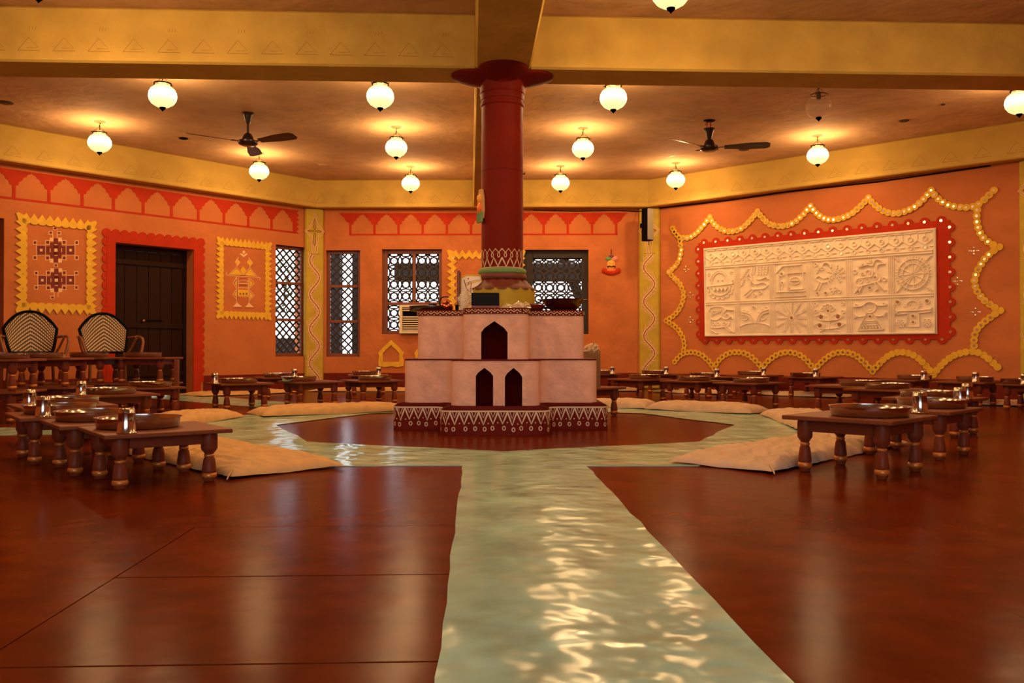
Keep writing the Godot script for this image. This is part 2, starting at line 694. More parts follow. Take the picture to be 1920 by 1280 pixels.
func build_room() -> void:
	doorL = hole(WL, 215, 461, 362, 742)
	doorL.size.y = doorL.end.y - 0.0
	doorL.position.y = 0.0
	doorF = hole(WL, -75, 405, 7, 742)
	doorF.size.y = doorF.end.y
	doorF.position.y = 0.0
	winA = hole(WL, 517, 461, 575.5, 668)
	winB = hole(WB, 611, 469, 675, 668.5)
	winC = hole(WB, 716, 467, 828.5, 626)
	winD = hole(WB, 979, 468, 1103.5, 626)
	var wl := wall(1, "left", [doorL, doorF, winA], "terracotta wall at the left with the dark door and the arcade band")
	var wb := wall(2, "back", [winB, winC, winD], "terracotta wall at the far end behind the column")
	var wr := wall(3, "right", [], "terracotta wall at the right that carries the white relief")
	wall(4, "far_right", [], "terracotta wall beyond the right edge of the picture")
	wall(5, "near_right", [], "terracotta wall at the near right, out of the picture")
	var ln := out(V[6]).distance_to(out(V[7]))
	wall(6, "front", [Rect2(ln / 2 - 1.8, 0, 3.6, 2.4)], "terracotta wall behind the camera with the entrance opening")
	wall(7, "near_left", [], "terracotta wall at the near left, out of the picture")
	wall(0, "far_left", [], "terracotta wall beyond the left edge of the picture")
	# red dado at the foot of each wall
	var names := ["far_left", "left", "back", "right", "far_right", "near_right", "front", "near_left"]
	for i in 8:
		var w := frame_of(i)
		var l := out(V[i]).distance_to(out(V[(i + 1) % 8]))
		var spans := [[0.0, l]]
		if i == 1:
			spans = [[0.0, doorF.position.x], [doorF.end.x, doorL.position.x - 0.12], [doorL.end.x + 0.14, l]]
		if i == 6:
			spans = [[0.0, l / 2 - 1.8], [l / 2 + 1.8, l]]
		var g := Geo.new()
		for s in spans:
			g.box(Vector3((s[0] + s[1]) / 2, 0.11, 0.008), Vector3(s[1] - s[0], 0.22, 0.016), 0.004)
		solo("baseboard_" + names[i], g, M.dado, "dark red painted band along the foot of the %s wall" % names[i].replace("_", " "), "baseboard", w, "", "structure")
	# ceiling
	var g := Geo.new()
	var p := PackedVector2Array()
	for k in [6, 5, 4, 3, 2, 1, 0, 7]:
		var q := out(V[k], 1.08)
		p.append(Vector2(q.x, q.z))
	g.block(p, p, CEIL, CEIL + 0.15)
	var under := Geo.new()
	under.cap(p, 0)
	for k in under.v.size():
		g.put(Vector3(under.v[k].x, CEIL, under.v[k].z), Vector3.DOWN)
	var b0 := g.v.size() - under.v.size()
	for k in under.x.size() / 3:
		g.x.append_array([b0 + under.x[3 * k], b0 + under.x[3 * k + 2], b0 + under.x[3 * k + 1]])
	solo("ceiling", g, M.ceiling, "plain plastered ceiling warmed by the hanging lamps", "ceiling", Transform3D.IDENTITY, "", "structure")
	# ring beam along each wall
	for i in 8:
		var w := frame_of(i)
		var l := out(V[i]).distance_to(out(V[(i + 1) % 8]))
		var depth := (w.affine_inverse() * V[i]).z
		var b := Geo.new()
		b.box(Vector3(l / 2, (BEAM + CEIL) / 2, depth / 2 - 0.01), Vector3(l + 0.02, CEIL - BEAM, depth + 0.02), 0.012)
		var o := solo("trim_%d" % (i + 1), b, M.beam, "yellow ring beam along the top of the %s wall" % names[i].replace("_", " "), "beam", w, "", "structure")
		if i >= 1 and i <= 3:
			var c := 15
			for k in c:
				var tg := Geo.new()
				incised(tg, l / c * (k + 0.5), BEAM + 0.06, 0.17, 0.11)
				part("triangle_motif", tg, M.pencil, o, Transform3D(Basis.IDENTITY, Vector3(0, 0, depth + 0.001)))
	# cross beams that meet over the column
	var yaw := 2.6
	var B := Basis(Vector3.UP, deg_to_rad(yaw))
	var dirs := [[Vector3(-1, 0, 0), 5.65, "left", "long yellow beam from the column to the left, with incised triangles"], [Vector3(1, 0, 0), 5.6, "right", "long yellow beam from the column to the right edge of the picture"], [Vector3(0, 0, -1), 5.75, "back", "yellow beam running from the column to the far wall"], [Vector3(0, 0, 1), 7.7, "front", "yellow beam overhead running from the column towards the viewer"]]
	var n := 9
	for d in dirs:
		var side: Vector3 = d[0]
		var ahead: Vector3 = B * side
		if d[2] == "back":
			ahead = Vector3(-0.27 / 5.7, 0, -1).normalized()
		var f := Transform3D(Basis(ahead, Vector3.UP, ahead.cross(Vector3.UP)), MID)
		var b := Geo.new()
		var s0 := 0.184 if absf(side.x) > 0 else 0.0
		var hw := 0.368 if absf(side.x) > 0 else 0.39
		b.box(Vector3((s0 + d[1]) / 2, (BEAM + CEIL) / 2, 0), Vector3(d[1] - s0, CEIL - BEAM, hw), 0.014)
		var o := solo("trim_%d" % n, b, M.beam, d[3], "beam", f, "", "structure")
		n += 1
		if d[2] == "left":
			for k in 22:
				var tg := Geo.new()
				incised(tg, -(0.42 + k * 0.235), BEAM + 0.075, 0.15, 0.09)
				if k % 2 == 0:
					for q in 3:
						tg.line(PackedVector2Array([Vector2(-0.42 - k * 0.235 + q * 0.02, BEAM + 0.215), Vector2(-0.415 - k * 0.235 + q * 0.02, BEAM + 0.24)]), 0.0025, 0.0006)
				part("triangle_motif", tg, M.pencil, o, Transform3D(Basis(Vector3.UP, PI), Vector3(0, 0, -0.1845)))
	build_floor()
	build_pillars()


func incised(g: Geo, x: float, y: float, w: float, h: float) -> void:
	g.line(PackedVector2Array([Vector2(x - w / 2, y), Vector2(x + w / 2, y)]), 0.003, 0.0006)
	g.line(PackedVector2Array([Vector2(x - w / 2, y), Vector2(x - w * 0.02, y + h), Vector2(x + w * 0.42, y + h * 0.22), Vector2(x - w * 0.1, y + h * 0.2)]), 0.003, 0.0006)


func octagon(c: Vector2, r: float, turn: float, wob: float, seed_: int, per := 6) -> PackedVector2Array:
	var ns := noise(0.8, 2)
	ns.seed = seed_
	var p := PackedVector2Array()
	for k in 8:
		var a := Vector2.from_angle(-TAU * k / 8 + turn) * r
		var b := Vector2.from_angle(-TAU * (k + 1) / 8 + turn) * r
		for j in per:
			var q := a.lerp(b, float(j) / per)
			p.append(c + q + Vector2(ns.get_noise_2d(q.x * 2, q.y * 2), ns.get_noise_2d(q.y * 2, q.x * 2 + 9)) * wob)
	return p


func band(a: Vector2, b: Vector2, wa: float, wb: float, seed_: int, steps := 40) -> PackedVector2Array:
	var ns := noise(0.9, 3)
	ns.seed = seed_
	var d := (b - a).normalized()
	var s := Vector2(-d.y, d.x)
	var left := PackedVector2Array()
	var right := PackedVector2Array()
	for k in steps + 1:
		var t := float(k) / steps
		var c := a.lerp(b, t)
		var w := lerpf(wa, wb, t) / 2
		left.append(c + s * (w + 0.012 * ns.get_noise_1d(k * 1.7)))
		right.append(c - s * (w + 0.010 * ns.get_noise_1d(k * 1.7 + 500)))
	right.reverse()
	left.append_array(right)
	# counter-clockwise from above: x right, z down
	var area := 0.0
	for k in left.size():
		area += left[k].cross(left[(k + 1) % left.size()])
	if area > 0:
		left.reverse()
	return left


func build_floor() -> void:
	var fl := thing("floor", "polished red oxide floor with green painted paths", "floor", Transform3D.IDENTITY, "", "structure")
	var g := Geo.new()
	g.box(Vector3(0, -0.08, -5.4), Vector3(13.5, 0.12, 16.0))
	part("floor_bed", g, M.floor_joint, fl)
	var far := Geo.new()
	far.box(Vector3(0, -0.0108, -9.10), Vector3(13.0, 0.02, 8.8))
	part("floor_sheet", far, M.floor_red, fl)
	# cast slabs of the near floor, laid in rows beside the path
	var turn := Basis(Vector3.UP, deg_to_rad(2.3))
	var rng := RandomNumberGenerator.new()
	rng.seed = 3
	var xs := [-6.3, -5.6, -4.8, -4.0, -3.2, -2.4, -1.6, -0.86, 0.2, 1.10, 1.9, 2.7, 3.5, 4.3, 5.1, 5.9, 6.4]
	for a in xs.size() - 1:
		for b in 11:
			var z0 := -5.1 + b * 0.594
			var gap := (0.006 if z0 > -2.9 else 0.0010) if xs[a] < 0 and xs[a] > -1.0 else 0.0002
			var sx: float = xs[a + 1] - xs[a] - gap
			var sl := Geo.new()
			sl.box(Vector3(0, -0.010, 0), Vector3(sx, 0.02, 0.594 - gap), 0.0008 if gap > 0.001 else 0.0)
			var c := turn * Vector3((xs[a] + xs[a + 1]) / 2, 0, z0 + 0.297)
			part("floor_slab", sl, M.floor_red, fl, Transform3D(turn, c))
	# painted paths and ring, a few coats thick
	var ring := Geo.new()
	var c2 := Vector2(-0.05, -6.32)
	ring_cap(ring, octagon(c2, 2.40, PI / 8, 0.03, 4), octagon(c2, 1.64, 0, 0.03, 5), 0.0035)
	part("painted_ring", ring, M.path_green, fl)
	var paths := [[Vector2(0.048, -4.32), Vector2(0.28, 1.4), 0.575, 0.58], [Vector2(-2.15, -6.05), Vector2(-5.6, -5.45), 0.58, 0.58], [Vector2(-1.55, -7.85), Vector2(-4.15, -10.45), 0.6, 0.7]]
	for k in paths.size():
		var pg := Geo.new()
		var o := band(paths[k][0], paths[k][1], paths[k][2], paths[k][3], 20 + k)
		pg.block(o, o, 0.0, 0.003, true, false, false)
		part("painted_path", pg, M.path_green, fl)


func ring_cap(g: Geo, o: PackedVector2Array, i: PackedVector2Array, y: float) -> void:
	for k in o.size():
		var l := (k + 1) % o.size()
		# the two outlines start at different corners: match them by angle
		g.quad_out(Vector3(o[k].x, y, o[k].y), Vector3(o[l].x, y, o[l].y), near(i, o[l], y), near(i, o[k], y), Vector3.UP)
		g.quad_out(Vector3(o[k].x, 0, o[k].y), Vector3(o[l].x, 0, o[l].y), Vector3(o[l].x, y, o[l].y), Vector3(o[k].x, y, o[k].y), Vector3(o[k].x + 0.05, 0, o[k].y + 6.32))


func near(i: PackedVector2Array, q: Vector2, y: float) -> Vector3:
	var c := Vector2(-0.05, -6.32)
	var d := (q - c).normalized()
	for k in i.size():
		var hit = Geometry2D.segment_intersects_segment(c, c + d * 5.0, i[k], i[(k + 1) % i.size()])
		if hit != null:
			return Vector3(hit.x, y, hit.y)
	return Vector3(c.x + d.x * 1.6, y, c.y + d.y * 1.6)


func build_pillars() -> void:
	var spec := [[2, 0.26, "yellow corner pillar with painted vine between the two narrow lattice windows", 0], [3, 0.29, "yellow corner pillar with painted vine under the loudspeaker", 1], [4, 0.30, "yellow corner pillar with painted vine at the right edge", 2], [1, 0.26, "yellow corner pillar with painted vine beyond the left edge", 0]]
	for s in spec:
		var p: Vector3 = out(V[s[0]], 1.018)
		var inward := (MID - p)
		inward.y = 0
		inward = inward.normalized()
		var w := Transform3D(Basis(Vector3.UP.cross(inward), Vector3.UP, inward), p)
		var o := thing("corner_pillar", s[2], "pillar", w, "corner pillars")
		var g := Geo.new()
		g.box(Vector3(0, BEAM / 2, -0.10), Vector3(s[1], BEAM, 0.26), 0.02)
		part("shaft", g, M.yellow_pillar, o)
		var front := Transform3D(Basis.IDENTITY, Vector3(0, 0, 0.031))
		var half: float = s[1] / 2
		# star with four petals at the head
		var red := Geo.new()
		var pale := Geo.new()
		var top := BEAM - 0.05
		var star := PackedVector2Array([Vector2(0, top), Vector2(0.03, top - 0.17), Vector2(half * 0.95, top - 0.27), Vector2(0.04, top - 0.36), Vector2(0.02, top - 0.58), Vector2(-0.02, top - 0.58), Vector2(-0.04, top - 0.36), Vector2(-half * 0.95, top - 0.27), Vector2(-0.03, top - 0.17)])
		pale.line(star, 0.026, 0.001, null, true)
		red.line(star, 0.012, 0.0015, null, true)
		for q in [[Vector2(0, 0.09), Vector2(0.013, 0.075)], [Vector2(0, -0.11), Vector2(0.013, 0.09)], [Vector2(0.05, 0.0), Vector2(0.045, 0.011)], [Vector2(-0.05, 0.0), Vector2(0.045, 0.011)]]:
			red.loop(Vector2(0, top - 0.27) + q[0], q[1], 0.008, 0.0015)
		red.line(PackedVector2Array([Vector2(-half * 0.5, top - 0.585), Vector2(half * 0.6, top - 0.585)]), 0.005, 0.0015)
		# wavy stem with small leaves
		var y0 := 0.05
		var y1 := top - 0.60
		var stem := PackedVector2Array()
		var ph: float = s[3] * 1.3
		for k in 130:
			var y := lerpf(y1, y0, k / 129.0)
			stem.append(Vector2(half * 0.52 * sin(y * 13.2 + ph), y))
		pale.line(stem, 0.036, 0.001)
		red.line(stem, 0.017, 0.0016)
		for k in range(2, 128, 3):
			var a := stem[k]
			var d := (stem[k + 1] - stem[k - 1]).normalized()
			for sd in [-1.0, 1.0]:
				var nn: Vector2 = Vector2(-d.y, d.x) * sd
				var l := 0.052 + 0.014 * sin(k * 1.7)
				var leaf := PackedVector2Array([a + nn * 0.012, a + nn * l * 0.6 - d * l * 0.25, a + nn * l - d * l * 0.9])
				if absf(leaf[2].x) < half - 0.012:
					pale.line(leaf, 0.018, 0.001)
					red.line(leaf, 0.008, 0.0016)
		part("vine_outline", pale, M.cream_line, o, front)
		part("vine", red, M.maroon, o, front)


# ------------------------------------------------------------------ platform and column
func plus_outline(ax: float, az: float, wx: float, wz: float, r: float, sx := 0.0) -> PackedVector2Array:
	var c := PackedVector2Array([Vector2(wx + sx, az), Vector2(wx + sx, wz), Vector2(ax, wz), Vector2(ax, -wz), Vector2(wx + sx, -wz), Vector2(wx + sx, -az), Vector2(-wx + sx, -az), Vector2(-wx + sx, -wz), Vector2(-ax, -wz), Vector2(-ax, wz), Vector2(-wx + sx, wz), Vector2(-wx + sx, az)])
	var p := PackedVector2Array()
	for k in 12:
		var a := (c[(k + 11) % 12] - c[k]).normalized() * r
		var b := (c[(k + 1) % 12] - c[k]).normalized() * r
		for j in 5:
			var t := j / 4.0
			var q0 := c[k] + a * (1 - t)
			var q1 := c[k] + b * t
			p.append(q0.lerp(q1, t))
	return p


func along(o: PackedVector2Array) -> Callable:
	# a band of the block's side: x runs round the outline, y up
	var cum := [0.0]
	for k in o.size():
		cum.append(cum[k] + o[k].distance_to(o[(k + 1) % o.size()]))
	var total: float = cum[o.size()]
	return func(p: Vector2) -> Array:
		var s := fposmod(p.x, total)
		var k: int = clampi(cum.bsearch(s, false) - 1, 0, o.size() - 1)
		var a := o[k]
		var b := o[(k + 1) % o.size()]
		var q := a.lerp(b, (s - cum[k]) / maxf(1e-6, cum[k + 1] - cum[k]))
		var d := (b - a).normalized()
		return [Vector3(q.x, p.y, q.y), Vector3(-d.y, 0, d.x)]


func length_of(o: PackedVector2Array) -> float:
	var s := 0.0
	for k in o.size():
		s += o[k].distance_to(o[(k + 1) % o.size()])
	return s


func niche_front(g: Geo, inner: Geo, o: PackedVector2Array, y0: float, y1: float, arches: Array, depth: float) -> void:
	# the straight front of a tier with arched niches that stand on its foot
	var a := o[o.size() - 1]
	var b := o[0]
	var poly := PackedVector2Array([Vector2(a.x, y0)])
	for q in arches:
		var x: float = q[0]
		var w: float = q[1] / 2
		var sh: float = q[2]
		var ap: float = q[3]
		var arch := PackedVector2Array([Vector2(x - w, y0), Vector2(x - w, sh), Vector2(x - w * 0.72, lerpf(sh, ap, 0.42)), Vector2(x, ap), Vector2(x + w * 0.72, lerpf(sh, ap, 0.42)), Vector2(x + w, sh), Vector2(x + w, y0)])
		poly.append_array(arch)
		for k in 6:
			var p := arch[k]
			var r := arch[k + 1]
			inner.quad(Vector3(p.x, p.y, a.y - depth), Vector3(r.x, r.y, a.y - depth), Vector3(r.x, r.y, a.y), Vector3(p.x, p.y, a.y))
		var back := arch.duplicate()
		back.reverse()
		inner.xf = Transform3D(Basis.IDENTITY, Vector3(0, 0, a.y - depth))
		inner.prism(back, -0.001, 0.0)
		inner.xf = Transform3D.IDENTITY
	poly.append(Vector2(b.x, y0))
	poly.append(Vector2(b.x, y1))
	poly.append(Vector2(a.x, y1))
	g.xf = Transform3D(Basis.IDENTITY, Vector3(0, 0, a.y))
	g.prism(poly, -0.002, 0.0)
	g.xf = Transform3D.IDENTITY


func build_platform() -> void:
	var c := Vector3(-0.078, 0, -6.32)
	var o := thing("stepped_platform", "tiered pink and maroon mud platform with arched niches round the column", "platform", Transform3D(Basis.IDENTITY, c))
	# foot: maroon, rounded rim, white painted pattern
	var r := 0.09
	var f0 := plus_outline(0.737, 0.75, 0.351, 0.345, r, -0.03)
	var g := Geo.new()
	var prof := [[0.0, 0.0], [0.0, 0.145], [0.012, 0.165], [0.035, 0.176], [0.075, 0.182]]
	for k in 4:
		g.block(inset(f0, prof[k][0]), inset(f0, prof[k + 1][0]), prof[k][1], prof[k + 1][1], k == 3)
	part("foot", g, M.oxide, o)
	var paint := Geo.new()
	var on := along(f0)
	var ln := length_of(f0)
	var n := int(ln / 0.0605)
	var st := ln / n
	var rng := RandomNumberGenerator.new()
	rng.seed = 11
	paint.line(stripe(ln, 0.152, 160), 0.010, 0.0012, on, false)
	for k in n:
		var x := st * k
		var dy := rng.randf_range(-0.006, 0.006)
		paint.line(PackedVector2Array([Vector2(x, 0.147), Vector2(x + st * 0.25, 0.108), Vector2(x + st * 0.5, 0.068 + dy), Vector2(x + st * 0.75, 0.108), Vector2(x + st, 0.147)]), 0.010, 0.0012, on)
		paint.line(PackedVector2Array([Vector2(x + st * 0.28, 0.146), Vector2(x + st * 0.5, 0.110 + dy), Vector2(x + st * 0.72, 0.146)]), 0.006, 0.0012, on)
		paint.dome(Vector2(x + st + rng.randf_range(-0.006, 0.006), 0.076 + dy), Vector2(0.0045, 0.0045), 0.0012, on, 7)
		paint.loop(Vector2(x + st * (0.5 + rng.randf_range(-0.15, 0.15)), 0.040 + dy), Vector2(0.0095, 0.0125), 0.006, 0.0012, on, 10)
	part("painted_pattern", paint, M.white_paint, o)
	# two pink tiers
	var t1 := plus_outline(0.665, 0.635, 0.290, 0.290, 0.085, -0.03)
	var p1 := Geo.new()
	p1.block(t1, t1, 0.180, 0.470, false, true)
	var i1 := Geo.new()
	niche_front(p1, i1, t1, 0.180, 0.470, [[-0.100, 0.112, 0.372, 0.425], [0.088, 0.112, 0.365, 0.425]], 0.10)
	part("lower_tier", p1, M.pink, o)
	var l1 := Geo.new()
	l1.block(inset(t1, -0.004), inset(t1, 0.003), 0.470, 0.480)
	part("ledge", l1, M.oxide, o)
	var t2 := plus_outline(0.578, 0.585, 0.215, 0.255, 0.075, -0.028)
	var p2 := Geo.new()
	p2.block(t2, t2, 0.478, 0.780, false, true)
	niche_front(p2, i1, t2, 0.478, 0.780, [[-0.037, 0.172, 0.655, 0.728]], 0.12)
	part("upper_tier", p2, M.pink, o)
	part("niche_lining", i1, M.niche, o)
	# painted border round the top
	var tb := inset(t2, -0.006)
	var g3 := Geo.new()
	g3.block(tb, tb, 0.777, 0.808, false)
	g3.block(tb, inset(tb, 0.012), 0.808, 0.816)
	part("top_border", g3, M.oxide, o)
	var pz := Geo.new()
	var onb := along(tb)
	var lb := length_of(tb)
	var m := int(lb / 0.042)
	var zig := PackedVector2Array()
	for k in m * 2 + 1:
		zig.append(Vector2(lb * k / (2.0 * m), 0.804 if k % 2 == 0 else 0.788))
	pz.line(zig, 0.006, 0.001, onb)
	for k in m:
		pz.dome(Vector2(lb * (k + 0.5) / m, 0.804), Vector2(0.004, 0.004), 0.001, onb, 7)
		pz.dome(Vector2(lb * k / m, 0.784), Vector2(0.0045, 0.0045), 0.001, onb, 7)
	part("border_pattern", pz, M.white_paint, o)


func stripe(ln: float, y: float, n: int) -> PackedVector2Array:
	var p := PackedVector2Array()
	for k in n + 1:
		p.append(Vector2(ln * k / n * 0.9999, y))
	return p


func inset(o: PackedVector2Array, d: float) -> PackedVector2Array:
	var p := PackedVector2Array()
	var m := o.size()
	for k in m:
		var a := (o[k] - o[(k - 1 + m) % m]).normalized()
		var b := (o[(k + 1) % m] - o[k]).normalized()
		var n := (Vector2(-a.y, a.x) + Vector2(-b.y, b.x)).normalized()
		p.append(o[k] - n * d)
	return p


func round_map(r: float, y_scale := 1.0) -> Callable:
	return func(p: Vector2) -> Array:
		var th := p.x / r
		return [Vector3(sin(th) * r, p.y, cos(th) * r), Vector3(sin(th), 0, cos(th))]


func build_column() -> void:
	var o := thing("column", "round maroon column with petal capital and painted foot on the platform", "column", Transform3D(Basis.IDENTITY, MID + Vector3(0, 0.816, 0)))
	var y := 0.816
	var g := Geo.new()
	g.lathe([Vector2(0.0, 0.30), Vector2(0.150, 0.30), Vector2(0.150, 1.47), Vector2(0.152, 1.51), Vector2(0.156, 1.512), Vector2(0.158, 1.545), Vector2(0.160, 1.575), Vector2(0.160, 1.605), Vector2(0.172, 1.66), Vector2(0.182, BEAM - y), Vector2(0, BEAM - y)], 48)
	part("shaft", g, M.column, o)
	var bands := Geo.new()
	bands.lathe([Vector2(0.149, 1.462), Vector2(0.158, 1.470), Vector2(0.158, 1.488), Vector2(0.149, 1.50)], 48)
	bands.lathe([Vector2(0.157, 1.552), Vector2(0.1635, 1.558), Vector2(0.1635, 1.564), Vector2(0.157, 1.570)], 48)
	part("band", bands, M.column, o)
	# four open petals under the beams
	for k in 4:
		var a := PI / 2 * k + deg_to_rad(2.5)
		var pg := Geo.new()
		pg.sheet(28, 8, func(u: float, v: float) -> Vector3:
			var th := TAU * u
			var rr := lerpf(0.07, 0.170, sin(v * PI / 2))
			var cx := lerpf(0.085, 0.195, v)
			return Vector3(cx + cos(th) * rr, lerpf(1.60, BEAM - y - 0.014, pow(v, 0.6)), -sin(th) * rr))
		pg.lathe([Vector2(0.0, 0.0), Vector2(0.170, 0.0), Vector2(0.174, 0.006), Vector2(0.174, 0.013), Vector2(0.0, 0.013)], 28)
		for q in range(29 * 9, pg.v.size()):
			pg.v[q] += Vector3(0.195, BEAM - y - 0.014, 0)
		part("petal", pg, M.column, o, Transform3D(Basis(Vector3.UP, a), Vector3.ZERO))
	# foot
	var yb := Geo.new()
	yb.lathe([Vector2(0, 0), Vector2(0.232, 0), Vector2(0.236, 0.02), Vector2(0.234, 0.155), Vector2(0.22, 0.165), Vector2(0, 0.165)], 40)
	part("yellow_drum", yb, M.yellow_pillar, o)
	var sk := Geo.new()
	sk.lathe([Vector2(0.10, 0.148), Vector2(0.240, 0.150), Vector2(0.238, 0.158), Vector2(0.205, 0.180), Vector2(0.180, 0.205), Vector2(0.168, 0.222), Vector2(0.10, 0.224)], 96, 0.035, 16)
	part("petal_skirt", sk, M.brown_paint, o)
	var bu := Geo.new()
	bu.lathe([Vector2(0.1, 0.218), Vector2(0.166, 0.219), Vector2(0.176, 0.232), Vector2(0.177, 0.250), Vector2(0.169, 0.266), Vector2(0.1, 0.268)], 40)
	part("bulge", bu, M.brown_paint, o)
	var gr := Geo.new()
	gr.lathe([Vector2(0.1, 0.264), Vector2(0.166, 0.264), Vector2(0.172, 0.272), Vector2(0.172, 0.292), Vector2(0.166, 0.301), Vector2(0.1, 0.302)], 40)
	part("green_ring", gr, M.green_paint, o)
	var pt := Geo.new()
	var on := round_map(0.1502)
	var ln := TAU * 0.1502
	var z1 := PackedVector2Array()
	var z2 := PackedVector2Array()
	for k in 41:
		z1.append(Vector2(ln * k / 40.0, 0.437 if k % 2 == 0 else 0.408))
	for k in 65:
		var kk := k / 64.0
		z2.append(Vector2(ln * kk, lerpf(0.312, 0.374, absf(fposmod(kk * 16.0, 1.0) * 2.0 - 1.0))))
	pt.line(z1, 0.007, 0.001, on)
	pt.line(z2, 0.009, 0.001, on)
	pt.line(stripe(ln, 0.307, 60), 0.006, 0.001, on)
	for k in 20:
		pt.loop(Vector2(ln * (k + 0.5) / 20.0, 0.392), Vector2(0.0085, 0.016), 0.005, 0.001, on, 12)
	part("painted_pattern", pt, M.white_paint, o)
	var st := Geo.new()
	st.line(stripe(ln, 1.0, 60), 0.002, 0.0015, on)
	part("string", st, M.black, o)
	var hook := Geo.new()
	hook.tube([Vector3(0.148, 0.985, 0.02), Vector3(0.160, 0.985, 0.02), Vector3(0.160, 0.998, 0.02)], 0.004, 6)
	part("hook", hook, M.black, o)
	# small wooden figure hung on the column's left side
	var h := thing("wall_hanging", "small painted wooden figure with green skirt hung on the column's left side", "hanging", Transform3D(Basis(Vector3.UP, deg_to_rad(-62)), MID + Vector3(-0.150, 1.455, 0.055)))
	var bo := Geo.new()
	bo.prism(PackedVector2Array([Vector2(-0.035, 0.02), Vector2(0.035, 0.02), Vector2(0.045, 0.08), Vector2(0.04, 0.17), Vector2(0.022, 0.23), Vector2(-0.022, 0.23), Vector2(-0.04, 0.17), Vector2(-0.045, 0.08)]), -0.008, 0.008)
	part("board", bo, M.cloth_tan, h)
	var fc := Geo.new()
	fc.dome(Vector2(0, 0.165), Vector2(0.024, 0.03), 0.02)
	part("head", fc, M.skin_paint, h, Transform3D(Basis.IDENTITY, Vector3(0, 0, 0.008)))
	var bd := Geo.new()
	bd.dome(Vector2(0, 0.095), Vector2(0.028, 0.045), 0.018)
	part("bodice", bd, M.orange_paint, h, Transform3D(Basis.IDENTITY, Vector3(0, 0, 0.008)))
	var skg := Geo.new()
	for k in 7:
		skg.tube([Vector3(-0.036 + k * 0.012, 0.07, 0.01), Vector3(-0.042 + k * 0.014, -0.005 - 0.006 * (k % 2), 0.012)], 0.006, 6)
	part("skirt", skg, M.green_paint, h)


